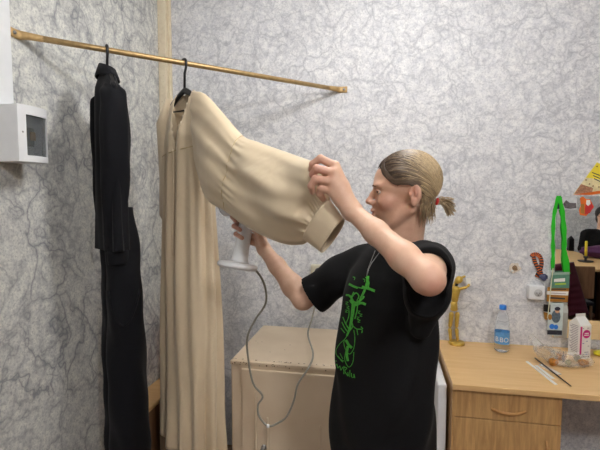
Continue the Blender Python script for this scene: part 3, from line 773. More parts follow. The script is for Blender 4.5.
rq = random.Random(5)
for i in range(12): on_face(c00, ux, 0, 0, rq.uniform(.013, .05), rq.choice([.02, .03, .045, .06, .075, .085, .15]), nf, rq.uniform(.006, .012), .003, 'print_mark', M['inkgrey'] if i % 3 else simple('blue_ink', srgb(90, 110, 170), .5))
for i in range(6): on_face(c00, ux, 0, 0, .003 + i * .0095, .006, nf, .005, .006, 'print_mark', M['ink'])
V, F = lathe_data(c00 + Zv(0), uy, [(.001, 0), (.001, .001)], 3)

# ================================================================== BAG OF BAKED GOODS
bagc = atZ(562, 365, DZ)
bg = empty('plastic_bag', bagc, 'crumpled clear plastic bag of pastries lying in front of the milk carton', 'bag')
SPB = [(*(atZ(591, 365, DZ) + Zv(.016)), .016), (*(atZ(578, 366, DZ) + Zv(.028)), .032), (*(atZ(563, 366, DZ) + Zv(.032)), .038), (*(atZ(549, 362, DZ) + Zv(.034)), .036), (*(atY(541, 349, 2.14)), .026), (*(atY(535, 341, 2.18)), .016), (*(atY(531, 335, 2.2)), .010)]
V = []; F = []; rb = np.random.default_rng(4); CB = catmull(SPB, 8); NB, MB_ = len(CB) - 1, 40
for j, q4 in enumerate(CB):
    c = Vector(q4[:3]); dd_ = (Vector(CB[min(j + 1, NB)][:3]) - Vector(CB[max(j - 1, 0)][:3])).normalized(); sd_ = dd_.cross(Vector((0, 0, 1))).normalized(); up_ = sd_.cross(dd_); t = j / NB
    for i in range(MB_):
        a = 2 * PI * i / MB_; q = q4[3] * (1 + .16 * math.sin(5 * a + 9 * t) + .12 * math.sin(9 * a - 14 * t) + .09 * rb.normal())
        p = c + sd_ * q * 1.1 * math.cos(a) + up_ * q * .85 * math.sin(a); p.z = max(p.z, DZ + .0015); V.append(p)
for j in range(NB):
    for i in range(MB_): a = j * MB_ + i; b = j * MB_ + (i + 1) % MB_; F.append((a, b, b + MB_, a + MB_))
F += [tuple(reversed(range(MB_))), tuple(range(NB * MB_, NB * MB_ + MB_))]
obj('film', V, F, M['film'], bg, True)
def lump(name, c, r, mat, seed, label, cat, group):
    bm = bmesh.new(); bmesh.ops.create_icosphere(bm, subdivisions=3, radius=1); rr2 = random.Random(seed); ph = [rr2.uniform(0, 6) for _ in range(6)]
    for v in bm.verts:
        n = v.co.copy(); f = 1 + .12 * math.sin(4 * n.x + ph[0]) + .1 * math.sin(6 * n.y + ph[1]) + .08 * math.sin(9 * n.z + ph[2]) + .05 * math.sin(14 * n.x + 11 * n.y)
        v.co = Vector((n.x * r[0] * f, n.y * r[1] * f, n.z * r[2] * f)) + Vector(c)
    me = bpy.data.meshes.new(name); bm.to_mesh(me); bm.free(); o = link(name, me, mat, None, True); return tag(o, label, cat, group)
for (px, py, r, mt, lab) in ((553, 366, (.020, .017, .017), 'food', 'golden brown pastry at the left inside the clear bag'), (561, 361, (.021, .018, .020), 'food', 'topmost pastry piece inside the clear bag'),
                             (568, 366, (.014, .014, .013), 'foodw', 'foil wrapped sweet in the middle of the clear bag'), (577, 362, (.016, .014, .016), 'foodw', 'foil wrapped sweet just below the milk carton'), (583, 366, (.021, .018, .014), 'food', 'dark golden pastry at the right end of the clear bag')):
    p = atZ(px, py, DZ); lump('pastry' if mt == 'food' else 'wrapped_sweet', (p.x, p.y, DZ + r[2] * 1.12 + .002), r, M[mt], int(px), lab, 'pastry' if mt == 'food' else 'sweet', 'sweets and pastries in the bag')

# sticks and sachets
def flat(name, p, q, w, mat, label, cat, th=.002, group=None, z=DZ):
    a = atZ(*p, z); b = atZ(*q, z); d = (b - a).normalized(); s = Vector((-d.y, d.x, 0)) * w / 2; a.z = b.z = z + .0006
    V = [a + s, a - s, a - s + Zv(th), a + s + Zv(th), b + s, b - s, b - s + Zv(th), b + s + Zv(th)]
    m_ = (a + b) / 2
    F = [(0, 1, 2, 3), (7, 6, 5, 4), (0, 4, 5, 1), (1, 5, 6, 2), (2, 6, 7, 3), (3, 7, 4, 0)]
    o = obj(name, V, F, mat); me = o.data
    return tag(o, label, cat, group)
flat('sugar_stick', (527, 362), (556, 385), .012, M['paper'], 'leftmost long white paper sachet lying on the desk', 'sachet', .003)
flat('sugar_stick', (536, 366), (553, 379), .014, M['paper'], 'short white paper sachet between the long sachet and the black stirrer', 'sachet', .003)
flat('crumpled_wrapper', (541, 365), (559, 375), .024, simple('pale_wrapper', srgb(215, 210, 204), .5, var=.1, scale=150), 'torn pale wrapper around the black stirrer', 'wrapper', .004)
a = atZ(535, 360, DZ) + Zv(.010); b = atZ(571, 387, DZ) + Zv(.0035)
o = tube('black_stirrer', [a, (a + b) / 2, b], [.003, .0028, .002], M['black_plastic'], None, 8); tag(o, 'thin black stirrer stick lying across the white wrappers', 'stirrer')
yw = atZ(598, 356, DZ); lump('yellow_wrapper', (yw.x + .02, yw.y, DZ + .015), (.045, .03, .012), simple('yellow_film', srgb(230, 215, 50), .3, var=.2, scale=60), 9, 'crumpled yellow wrapper at the right edge of the desk', 'wrapper', None)
gw = atZ(592, 349, DZ); lump('clear_wrapper', (gw.x + .01, gw.y, DZ + .018), (.022, .02, .016), M['film'], 12, 'small crumpled clear wrapper right of the milk carton', 'wrapper', None)

# ================================================================== MIRROR AND THINGS ROUND IT
mx0 = atY(553, 300, YB).x; mz1 = atY(575, 196, YB).z; mz0 = atY(575, 338, YB).z
mr = empty('wall_mirror', (mx0 + .3, YB, mz0), 'frameless rectangular wall mirror above the desk', 'mirror')
box('glass', (mx0, YB - .008, mz0), (mx0 + .62, YB - .003, mz1), M['mirror'], mr)
box('backing', (mx0, YB - .003, mz0), (mx0 + .62, YB - .0005, mz1), M['darkgrey'], mr)
MY = YB - .0085
def wq(name, pxs, mat, parent=None, Y=MY, th=.0012):
    return poly(name, [atY(x, y, Y) for x, y in pxs], mat, parent, th, (0, -1, 0))
ph = wq('photo_print', [(555.5, 196.5), (577, 196.5), (577, 209.5), (556, 209.5)], simple('photo_paper', srgb(205, 208, 210), .3, var=.12, scale=60)); tag(ph, 'small black and white photograph tucked in the mirror top left corner', 'photograph')
wq('dark_shape', [(556, 197), (562, 197), (561, 209), (556.5, 209)], M['ink'], ph, MY - .0013, .0003)
wq('dark_shape', [(563, 204), (566, 200), (570, 203), (576, 203), (576.5, 208), (570, 209), (565, 208)], simple('photo_grey', srgb(96, 90, 92), .4, var=.4, scale=90), ph, MY - .0013, .0003)
stk = wq('holiday_sticker', [(580, 198), (583, 196.5), (586, 199), (590, 199), (592, 203), (594, 207), (590, 212), (586, 216), (580, 215), (579, 210), (581, 205)], M['orange']); tag(stk, 'red and gold shaped sticker on the mirror glass', 'sticker')
wq('red_shape', [(586, 203), (591, 203), (593.5, 207), (590, 213), (585, 214.5), (585, 208)], M['red'], stk, MY - .0013, .0004)
wq('white_shape', [(586.5, 200), (590, 200), (590.5, 204), (588, 206), (586, 204)], M['paper'], stk, MY - .0018, .0004)
wq('gold_shape', [(581, 204), (584, 204), (584.5, 214), (580.5, 213)], M['golden'], stk, MY - .0013, .0004)
cd = wq('greeting_card', [(573, 194.5), (597, 162), (612, 170), (611, 190)], simple('cream_print', srgb(226, 214, 170), .5, var=.15, scale=60), None, YB - .002); tag(cd, 'yellow patterned card pinned at a slant above the mirror', 'card')
wq('yellow_area', [(586, 177.5), (597, 162.5), (611, 170), (610.5, 181)], M['yellow'], cd, YB - .0033, .0004)
wq('pattern_area', [(574, 194), (581, 184), (593, 188), (592, 192.5)], simple('brown_pattern', srgb(170, 120, 90), .5, var=.4, scale=150), cd, YB - .0033, .0004)
wq('orange_edge', [(573, 194.7), (611, 189), (611, 192), (590, 195)], M['orange'], cd, YB - .0033, .0004)
for x, y in ((586, 180), (589.5, 184), (593, 186), (599, 187), (597, 166.5)):
    wq('printed_dot', [(x - .9, y), (x, y - .9), (x + .9, y), (x, y + .9)], simple('brown_ink', srgb(120, 60, 30), .5), cd, YB - .004, .0003)
for k in range(3): wq('lettering_line', [(592 + k, 172 + k * 3), (600, 175 + k * 3), (600, 176 + k * 3), (592 + k, 173 + k * 3)], M['ink'], cd, YB - .004, .0003)

# green lanyard
def ribbon(name, path, w, mat, parent=None, Y0=MY - .002, th=.0012, wave=.003):
    C = catmull([(x, y) for x, y in path], 6); V = []; F = []
    P = [atY(x, y, Y0 - wave * math.sin(i * .5)) for i, (x, y) in enumerate(C)]
    for i, p in enumerate(P):
        d = (P[min(i + 1, len(P) - 1)] - P[max(i - 1, 0)]).normalized(); s = d.cross(Vector((0, 1, 0))).normalized() * (w * (1 + (.15 * math.sin(i) if wave else 0)))
        for q in (p + s, p - s): V += [q, q + Vector((0, -th, 0))]
    for i in range(len(P) - 1):
        a = i * 4; b = a + 4; F += [(a, b, b + 2, a + 2), (a + 1, a + 3, b + 3, b + 1), (a, a + 1, b + 1, b), (a + 2, b + 2, b + 3, a + 3)]
    F += [(0, 2, 3, 1), (len(V) - 4, len(V) - 3, len(V) - 1, len(V) - 2)]
    return obj(name, V, F, mat, parent, False)
la = empty('green_lanyard', atY(558, 197, MY), 'bright green ribbon lanyard looped over the mirror corner', 'lanyard')
ribbon('ribbon', [(558.5, 196), (555.5, 207), (553.5, 220), (553, 240), (553, 256), (552.5, 270)], .0085, M['green'], la, MY - .004)
ribbon('ribbon', [(558.5, 196), (561.5, 207), (563.5, 222), (564.5, 240), (564, 252), (566, 272)], .0105, M['green'], la, MY - .006)
ribbon('ribbon', [(564, 248), (567, 258), (569, 274)], .0065, M['green'], la, MY - .010)
yc = MY - .018
b1 = wq('name_badge', [(551, 272.5), (569.5, 272), (569, 288), (550, 288)], M['teal'], None, yc, .002); tag(b1, 'green badge card at the end of the green lanyard', 'badge')
wq('lettering_line', [(554, 279), (565, 278), (565, 281.5), (554, 282)], M['paper'], b1, yc - .0023, .0004)
wq('lettering_line', [(555, 283.5), (566, 283), (566, 284.5), (555, 285)], simple('lime', srgb(170, 200, 60), .5), b1, yc - .0023, .0004)
wq('clear_sleeve_edge', [(551, 272.5), (569.5, 272), (569.4, 274.5), (551, 275)], simple('pale_green', srgb(150, 176, 162), .4), b1, yc - .0023, .0004)
b2 = wq('ticket_card', [(547.5, 287), (569, 286.5), (567.5, 302), (546.5, 301.5)], M['golden'], None, yc + .004, .002); tag(b2, 'golden brown badge card with white strip below the green badge', 'badge')
wq('white_strip', [(547, 291), (568.5, 291.5), (568, 295.5), (546.5, 294.5)], M['paper'], b2, yc + .0017, .0004)
wq('lettering_line', [(550, 297), (565, 298), (565, 299.5), (550, 298.5)], M['ink'], b2, yc + .0017, .0004)
wq('lettering_line', [(550, 288.7), (566, 289), (566, 289.8), (550, 289.5)], M['ink'], b2, yc + .0017, .0004)
wq('lettering_line', [(551, 292.8), (566, 293.4), (566, 294), (551, 293.4)], M['inkgrey'], b2, yc + .0012, .0004)
b3 = wq('picture_card', [(548.5, 302.5), (563.5, 303), (562, 335.5), (547, 335)], simple('pale_blue_card', srgb(205, 216, 214), .4, var=.1, scale=50), None, yc + .006, .002); tag(b3, 'small card with a drawn boy in grey hanging under the badges', 'card')
def blob(nm, cx, cy, rx, ry, mat, Y, par, k=16): return wq(nm, [(cx + rx * math.cos(2 * PI * i / k), cy + ry * math.sin(2 * PI * i / k)) for i in range(k)], mat, par, Y, .0004)
Y3 = yc + .0037
blob('drawn_coat', 556, 316.5, 4.5, 6.5, simple('grey_blue', srgb(88, 104, 116), .5, var=.3, scale=100), Y3, b3); blob('drawn_face', 557.3, 311, 2.3, 2.2, simple('face_ink', srgb(215, 168, 132), .5), Y3 - .0005, b3)
blob('drawn_hair', 557.5, 308.8, 2.9, 2.0, M['ink'], Y3 - .001, b3); blob('drawn_ball', 552, 326.5, 2.7, 2.6, M['blue'], Y3, b3); blob('drawn_ball', 556, 327, 2.2, 2.4, M['blue'], Y3 - .0005, b3); blob('drawn_sleeve', 550, 317, 2, 3, M['golden'], Y3 - .0005, b3)
wq('dark_band', [(547.3, 330), (562, 330.5), (561.8, 335), (547.1, 334.5)], M['ink'], b3, Y3, .0004)
ck = wq('binder_clip', [(543.5, 304), (550, 304.5), (550, 312), (543.5, 311)], M['black_plastic'], None, yc + .008, .006); tag(ck, 'black clip at the left edge of the picture card', 'clip')
tp = wq('gold_tag', [(543.5, 312), (549, 313), (549.5, 321), (544.5, 319)], M['golden'], None, yc + .012, .002); tag(tp, 'small golden tag hanging left of the picture card', 'tag')
wh = ribbon('badge_cord', [(553, 268), (551, 285), (549.5, 300), (547.5, 318)], .002, simple('cream_cord', srgb(222, 220, 190), .6), None, yc - .004, .002); tag(wh, 'thin pale cord hanging in front of the badges', 'cord')

# striped ribbon
sb = empty('striped_ribbon', atY(537, 266, YB), 'orange and black striped ribbon loop pinned on the wall', 'ribbon')
def stripes(nm, path, w, Y0):
    C = catmull(path, 5); base_ = ribbon(nm, path, w, M['ink'], sb, Y0, .001, 0)
    PP = []
    for i in range(1, len(C) - 1, 2):
        a = C[i]; d = np.array(C[i + 1]) - np.array(C[i - 1]); d /= np.linalg.norm(d); nn_ = np.array([-d[1], d[0]]); wd = w * 185
        q = [a + nn_ * wd - d * .1, a + nn_ * wd + d * .75, a - nn_ * wd + d * 1.5, a - nn_ * wd + d * .6]
        V_ = [atY(x, y, Y0 - .0012) for x, y in q]; V_ += [v + Vector((0, -.0005, 0)) for v in V_]
        PP.append((V_, [(0, 1, 2, 3), (7, 6, 5, 4), (0, 4, 5, 1), (1, 5, 6, 2), (2, 6, 7, 3), (3, 7, 4, 0)]))
    V_, F_ = merge(PP); obj('orange_stripes', V_, F_, M['orange'], base_)
stripes('band', [(531.5, 257), (533, 254.8), (537, 254.5), (540, 257), (541.5, 263), (540, 270), (536.5, 277)], .0105, YB - .004)
stripes('band', [(533.5, 256.5), (535, 262), (538, 268), (541, 273), (540.5, 278)], .0095, YB - .011)
orn = lump('beaded_ornament', tuple(atY(543.5, 277, YB - .02)), (.022, .012, .017), simple('bead_blue', srgb(70, 76, 110), .3, var=.6, scale=160), 21, 'dark blue and white beaded trinket below the striped ribbon', 'ornament', None)
# adapter cube
sc_ = atY(534.5, 291.5, YB); sk2 = empty('power_socket', sc_, 'white square power socket on the wall left of the badges', 'socket')
box('housing', (sc_.x - .041, YB - .045, sc_.z - .034), (sc_.x + .037, YB, sc_.z + .038), M['white'], sk2, .006)
V, F = lathe_data((sc_.x + .004, YB - .0455, sc_.z + .002), (0, -1, 0), [(.020, -.012), (.020, .0005), (.0235, .0012), (.0235, -.001)], 28)
obj('socket_ring', V, F[:-2], M['white'], sk2, True)
lathe('socket_well', (sc_.x + .004, YB - .0452, sc_.z + .002), (0, -1, 0), [(.0198, 0), (.0198, .0006)], simple('well_white', srgb(200, 200, 200), .4), sk2, 28)
for dx, dz in ((-.007, .002), (.007, .002), (0, -.009)): lathe('pin_hole', (sc_.x + .004 + dx, YB - .0458, sc_.z + dz), (0, -1, 0), [(.0026, 0), (.0026, .0005)], M['black_plastic'], sk2, 12)
o = tube('white_cable', [atY(544, 289, YB - .03), atY(545, 284, YB - .02), atY(541, 281, YB - .008), atY(536, 279, YB - .006), atY(534, 276, YB - .006), atY(536, 272, YB - .004)], .0018, M['white'], None, 8); tag(o, 'thin white cable curling above the power socket', 'cable')
# broken wall switch hole
wp = atY(514.5, 268, YB); e = empty('torn_wall_outlet', wp, 'small torn hole with crumbled plaster on the wall above the water bottle', 'wall hole')
def ragged(nm, r, mat, Y, seed, th):
    q = random.Random(seed); return poly(nm, [Vector((wp.x, Y, wp.z)) + Vector((math.cos(a) * r * q.uniform(.75, 1.2), 0, math.sin(a) * r * q.uniform(.75, 1.2))) for a in np.linspace(0, 2 * PI, 13)[:-1]], mat, e, th, (0, -1, 0))
ragged('torn_paper', .029, simple('plaster', srgb(214, 204, 190), .8, var=.2, scale=120), YB - .0005, 2, .004); ragged('hole', .015, simple('plaster_dark', srgb(140, 112, 84), .9, var=.5, scale=200), YB - .005, 4, .001)
lump('plaster_crumb', (wp.x - .013, YB - .008, wp.z - .017), (.008, .005, .009), M['paper'], 3, 'white plaster crumb at the lower left of the wall hole', 'plaster', None)
# ================================================================== THE WOMAN
def cw(x, c, z): return np.array(K(x, c, z))
w_ = lambda px, py, c: np.array(W(px, py, c))
tf = (RGT * -.94 + FWD * -.34).normalized(); tl = Vector((0, 0, 1)).cross(tf).normalized()     # torso forward / her left
TC = K(.238, 1.245, 0); TF = np.array(tf); TL = np.array(tl); UP = np.array([0, 0, 1.0])
def T(f, l, z): return np.array(TC) + TF * f + TL * l + UP * z
TR = np.array([TF, TL, UP])
hf = (RGT * -.985 + FWD * .17 ).normalized(); pit = math.radians(4)
HF = np.array(hf * math.cos(pit) - Vector((0, 0, math.sin(pit)))); HL = np.array(Vector((0, 0, 1)).cross(hf).normalized()); HU = np.cross(HF, HL)
HC = np.array(W(410, 194, 1.235)) + HL * 0 ; HR = np.array([HF, HL, HU])
HS = 1.0
def Hd(f, l, u): return HC + (HF * f + HL * l + HU * u) * HS
woman = empty('person', TC, 'woman in a black t-shirt steaming the sleeve of the cream dress', 'person')

PTS = {}
LS = cw(.325, 1.10, 1.375); LE = w_(428, 278.5, .88); LW = w_(352, 211, 1.065)
RS = T(-.02, -.155, 1.335); RE = w_(303, 299, 1.45); RW = w_(264, 249, 1.575)
def build_body():
    lo = np.minimum(np.minimum(LE, LS), np.minimum(RW, T(-.2, 0, 0))) ; 
    pts = np.array([LS, LE, LW, RS, RE, RW, T(.2, .2, .85), T(-.2, -.2, .85), T(-.2, .2, 1), w_(300, 150, 1.15), w_(232, 215, 1.62), w_(450, 145, 1.1), w_(450, 145, 1.36)])
    lo = pts.min(0) - .07; hi = pts.max(0) + .07; lo[2] = .80; hi[2] = max(hi[2], HC[2] + .16)
    s = SDF(lo, hi, .0025)
    # trunk
    s.ell(T(.0, 0, .98), (.09, .145, .16), TR, .02); s.ell(T(-.008, 0, 1.16), (.085, .13, .17), TR, .03)
    s.ell(T(-.025, 0, 1.26), (.078, .13, .12), TR, .03)
    s.cone(T(-.03, -.12, 1.335), T(-.045, .12, 1.355), .045, .045, .03)
    nb = T(-.076, 0, 1.365); nt = Hd(-.006, 0, -.04)
    s.cone(nb, nt, .047, .040, .018); s.cone(T(-.03, 0, 1.365), Hd(.020, 0, -.075), .030, .032, .02)
    # arms
    s.chain([LS, LS * .5 + LE * .5, LE], [.046, .038, .031], .02)
    a = LE * .72 + LW * .28; b = LE * .35 + LW * .65
    s.chain([LE, a, b, LW], [.031, .0315, .0265, .0215], .018)
    s.cone(LE + (LE - LW) * .03, LE, .024, .03, .015)
    s.chain([RS, RS * .5 + RE * .5, RE], [.042, .038, .034], .02)
    a = RE * .75 + RW * .25; b = RE * .35 + RW * .65
    s.chain([RE, a, b, RW], [.035, .037, .029, .024], .018)
    # left hand pinching the sleeve
    def hand(wr, fingers, thumb, pr=.0135, fr=.0085):
        for F_ in fingers:
            m = F_[0]; s.chain([wr, wr * .45 + m * .55, m], [.02, .0155, pr], .012)
        for F_ in fingers: s.chain(F_, [.0115, .0100, .0090, .0078], .003)
        s.chain(thumb, [.016, .0125, .0105, .0085], .006)
    hand(LW, [[w_(335, 166, 1.090), w_(320.5, 158.5, 1.098), w_(312.5, 164, 1.112), w_(311, 170, 1.128)],
              [w_(334, 173, 1.078), w_(316.5, 168.5, 1.076), w_(312.5, 174.5, 1.088), w_(317, 178, 1.105)],
              [w_(332, 182, 1.072), w_(315.5, 179, 1.068), w_(311, 186, 1.076), w_(312.5, 192, 1.092)],
              [w_(332, 191, 1.076), w_(321, 188, 1.078), w_(320, 194, 1.088), w_(323, 199, 1.104)]],
         [w_(343, 197, 1.105), w_(334, 182, 1.140), w_(324, 173, 1.152), w_(316, 168, 1.145)])
    hand(RW, [[w_(258, 226, 1.60), w_(241, 215, 1.622), w_(232.5, 217, 1.60), w_(235.5, 221, 1.560)],
              [w_(258.5, 232, 1.595), w_(241, 223, 1.622), w_(234, 226, 1.595), w_(240, 230, 1.553)],
              [w_(259, 239, 1.59), w_(242, 232, 1.62), w_(236, 234, 1.59), w_(242, 238, 1.552)],
              [w_(260, 245, 1.585), w_(247, 241, 1.612), w_(241, 243, 1.595), w_(241.5, 245, 1.575)]],
         [w_(263, 243, 1.56), w_(258.5, 234, 1.550), w_(254, 226, 1.553), w_(249, 221, 1.558)])
    # head
    s.ell(Hd(.004, 0, .040), (.086, .070, .078), HR, .01)
    s.ell(Hd(.047, 0, .036), (.051, .058, .052), HR, .02)
    s.ell(Hd(.052, 0, -.026), (.048, .049, .062), HR, .02)
    for q in (-1, 1):
        s.cone(Hd(.004, q * .048, -.042), Hd(.068, q * .014, -.082), .014, .014, .016)
        s.ell(Hd(.068, q * .038, -.016), (.025, .021, .022), HR, .015)
        s.ell(Hd(.084, q * .026, .030), (.016, .026, .009), HR, .015)
    s.ell(Hd(.081, 0, -.082), (.017, .019, .016), HR, .014)
    s.ell(Hd(.084, 0, -.040), (.022, .026, .024), HR, .014)
    for q in (-1, 1): s.ell(Hd(.103, q * .032, .013), (.013, .015, .011), HR, .009, 'sub')
    s.chain([Hd(.091, 0, .024), Hd(.1035, 0, .006), Hd(.1175, 0, -.0125)], [.008, .008, .0082], .007)
    s.cone(Hd(.117, 0, -.013), Hd(.100, 0, -.024), .0070, .006, .006)
    for q in (-1, 1): s.ell(Hd(.108, q * .0115, -.017), (.011, .0075, .0075), HR, .005)
    s.ell(Hd(.1065, 0, -.039), (.0075, .020, .0065), HR, .004); s.ell(Hd(.104, 0, -.0525), (.0080, .018, .0065), HR, .005)
    s.ell(Hd(.116, 0, -.0458), (.008, .022, .0012), HR, .003, 'sub')
    s.ell(Hd(.104, 0, -.064), (.005, .016, .005), HR, .006, 'sub')
    for q in (-1, 1):                        # ears
        ec = Hd(-.008, q * .073, .000); EF = HF * .96 - HU * .2 * 0; R_ = np.array([HF * .94 + HL * q * -.34, HL * q * .94 + HF * .34, HU])
        s.ell(ec, (.0175, .0075, .0265), R_, .006); s.ell(ec + HL * q * .007 + HF * .004, (.0105, .0075, .0185), R_, .003, 'sub')
        s.ell(ec + HL * q * .004 - HF * .001 + HU * .004, (.004, .004, .010), R_, .003); s.ell(ec + HL * q * .009 + HF * .006 - HU * .008, (.005, .006, .006), R_, .003, 'sub')
        s.ell(Hd(-.004, q * .073, -.024), (.009, .006, .010), HR, .005); s.ell(Hd(.006, q * .074, -.003), (.004, .005, .007), HR, .003)
    # cut at the waist; the hips and legs follow
    V, F = s.mesh(1)
    return V, F
Vb, Fb = build_body()
# lower body (coarser), joined into the same mesh inside the shirt
s2 = SDF(T(0, 0, 0) + np.array([-.35, -.35, .0]), T(0, 0, 0) + np.array([.35, .35, .92]), .007)
s2.ell(T(0, 0, .90), (.11, .165, .13), TR, .02)
for q in (-1, 1):
    s2.chain([T(0, q * .085, .85), T(.01, q * .09, .48), T(-.02, q * .095, .10)], [.085, .055, .038], .02); s2.cone(T(-.03, q * .095, .05), T(.13, q * .11, .035), .036, .028, .02)
V2, F2 = s2.mesh(1)
h = (Vb - HC) @ HR.T
tone = np.zeros((len(Vb) + len(V2), 4)); tone[:, 3] = 1
g = lambda d, r: np.exp(-(d / r) ** 2)
n = len(Vb)
lip = np.exp(-(((h[:, 0] - .108) / .012) ** 2 + (h[:, 1] / .019) ** 2 + ((h[:, 2] + .045) / .009) ** 2) ** 2)
cheek = np.exp(-(((h[:, 0] - .075) / .03) ** 2 + ((np.abs(h[:, 1]) - .045) / .03) ** 2 + ((h[:, 2] + .02) / .022) ** 2))
nose = np.exp(-(((h[:, 0] - .122) / .014) ** 2 + (h[:, 1] / .014) ** 2 + ((h[:, 2] + .014) / .012) ** 2))
ear = np.exp(-(((h[:, 0] + .005) / .02) ** 2 + ((np.abs(h[:, 1]) - .08) / .012) ** 2 + ((h[:, 2]) / .028) ** 2))
elb = np.exp(-((np.linalg.norm(Vb - w_(435, 291, .84), axis=1)) / .035) ** 2)
fing = np.exp(-((np.linalg.norm(Vb - w_(314, 174, 1.08), axis=1)) / .05) ** 2)
fing2 = np.exp(-((np.linalg.norm(Vb - w_(237, 228, 1.57), axis=1)) / .06) ** 2)
facem = np.clip(1.2 - np.linalg.norm(h - np.array([.05, 0, -.01]), axis=1) / .12, 0, 1)
tone[:n, 0] = np.clip(facem * .25 + lip * 1.0 + cheek * .28 + nose * .3 + ear * .45 + elb * .45 + fing * .5 + fing2 * .55, 0, 1)
V = np.concatenate([Vb, V2]); Fa = np.concatenate([Fb, F2 + n])
body = npmesh('body', V, Fa, M['skin'], woman, tone); body['label'] = 'fair skin of face, neck, arms and hands'
# eyes
for q in (-1, 1):
    ey = Vector(Hd(.0795, q * .0305, .012)); V, F = lathe_data(ey - Vector(HF) * .0125, HF, [(.0125 * math.sin(a), .0125 - .0125 * math.cos(a)) for a in np.linspace(.02, PI - .02, 16)], 20)
    eb = obj('eye', V, F, simple('eye_white', srgb(222, 216, 210), .2), woman, True)
    V, F = lathe_data(ey + Vector(HF) * .0105, HF, [(.0066, 0), (.0056, .0022), (.002, .0032)], 18); obj('iris', V, F, simple('iris', srgb(70, 62, 52), .15), eb, True)
    lid = []
    for j, (r0, u0) in enumerate(((.0142, .0045),)):
        pts = [Hd(.0795 + math.sqrt(max(0, .0138 ** 2 - l * l - uu * uu)), q * .0305 + l, .012 + uu) for l, uu in [(l, .0058 * math.cos(l / .0125 * 1.45)) for l in np.linspace(-.0115, .0115, 10)]]
        tube('eyelid', pts, [.0016, .002, .0023, .0025, .0026, .0026, .0025, .0023, .002, .0016], M['skin'], woman, 8)
        pts = [Vector(p) + Vector(HF) * .0018 - Vector(HU) * .0014 for p in pts]; tube('eyelash', pts, .0011, M['darkhair'], woman, 6)
        pts = [Hd(.0795 + math.sqrt(max(0, .0134 ** 2 - l * l - uu * uu)), q * .0305 + l, .012 + uu) for l, uu in [(l, -.0062 * math.cos(l / .0125 * 1.45)) for l in np.linspace(-.0115, .0115, 10)]]
        tube('eyelid', pts, .0016, M['skin'], woman, 8)
bvh = BVHTree.FromPolygons([tuple(v) for v in Vb[::1]], [tuple(int(i) for i in f) for f in Fb])
for q in (-1, 1):
    pts = []
    for k in range(9):
        l = .013 + .032 * k / 8; u = .029 + .004 * math.sin(k / 8 * PI) - .003 * k / 8
        o_ = Vector(Hd(.16, q * l, u)); hit = bvh.ray_cast(o_, -Vector(HF), .12)[0]
        pts.append((hit + Vector(HF) * .0005) if hit else Vector(Hd(.10 - l * .5, q * l, u)))
    tube('eyebrow', pts, [.001, .0019, .0022, .0022, .002, .0018, .0015, .0012, .0007], simple('brow_hair', srgb(104, 78, 58), .7), woman, 6)

# ---- hair
EC = np.array([.003, 0, .040]); ER = np.array([.0935, .0765, .0845])
tie = np.array([-.072, .0, -.026])
def eln(p): return (np.array(p) - EC) / ER
def unit(v): return v / np.linalg.norm(v)
def slerp(a, b, t):
    a = unit(a); b = unit(b); w = math.acos(max(-1, min(1, float(a @ b)))); return (math.sin((1 - t) * w) * a + math.sin(t * w) * b) / math.sin(w)
HLN = [(.086, 0, .092), (.086, .022, .088), (.080, .040, .076), (.066, .056, .056), (.048, .064, .040), (.032, .070, .029), (.010, .078, .032), (-.012, .080, .028), (-.028, .078, .008), (-.034, .074, -.020), (-.042, .062, -.045), (-.055, .040, -.058), (-.062, .018, -.064), (-.066, 0, -.066)]
hl = catmull(HLN, 10)
rh = np.random.default_rng(11)
HV = []; HFc = []; HT = []
def strand(path, r0, r1, colf, n=5):
    o = len(HV); P = [np.array(p) for p in path]; N = len(P)
    for i, p in enumerate(P):
        d = unit(P[min(i + 1, N - 1)] - P[max(i - 1, 0)]); u = unit(np.cross(d, [.3, .2, .93])); v = np.cross(d, u); t = i / (N - 1)
        r = r0 + (r1 - r0) * t; r *= min(1, .35 + 3 * t)
        for k in range(n):
            a = 2 * PI * k / n; HV.append(Hd(*(p + (u * math.cos(a) + v * math.sin(a)) * r))); HT.append(colf(t, p))
    for i in range(N - 1):
        for k in range(n): a = o + i * n + k; b = o + i * n + (k + 1) % n; HFc.append((a, b, b + n, a + n))
DARK = np.array(srgb(66, 50, 40)[:3]); MIDC = np.array(srgb(116, 96, 74)[:3]); BLD = np.array(srgb(196, 172, 134)[:3])
def colfun(seed, start):
    b = rh.normal() * .26; c_ = rh.uniform(.65, 1.2)
    def f(t, p):
        x = np.clip((.055 - p[0]) / .10 + b, 0, 1)
        if p[2] < .035 and p[0] > -.02: x *= .55
        c = DARK * (1 - x) + (MIDC * (1 - x) + BLD * x) * x; return (*(c * c_), 1)
    return f
def scalp_path(s0, s1, n=16, off=0.0, wob=0.0):
    a = eln(s0); b = eln(s1); out = []
    for i in range(n + 1):
        t = i / n; d = slerp(a, b, t); r = 1 + off + wob * math.sin(t * PI * 2 + off * 300)
        if t > .9: r *= 1 - (t - .9) * .5
        out.append(EC + d * ER * r)
    return out
tie_s = tie
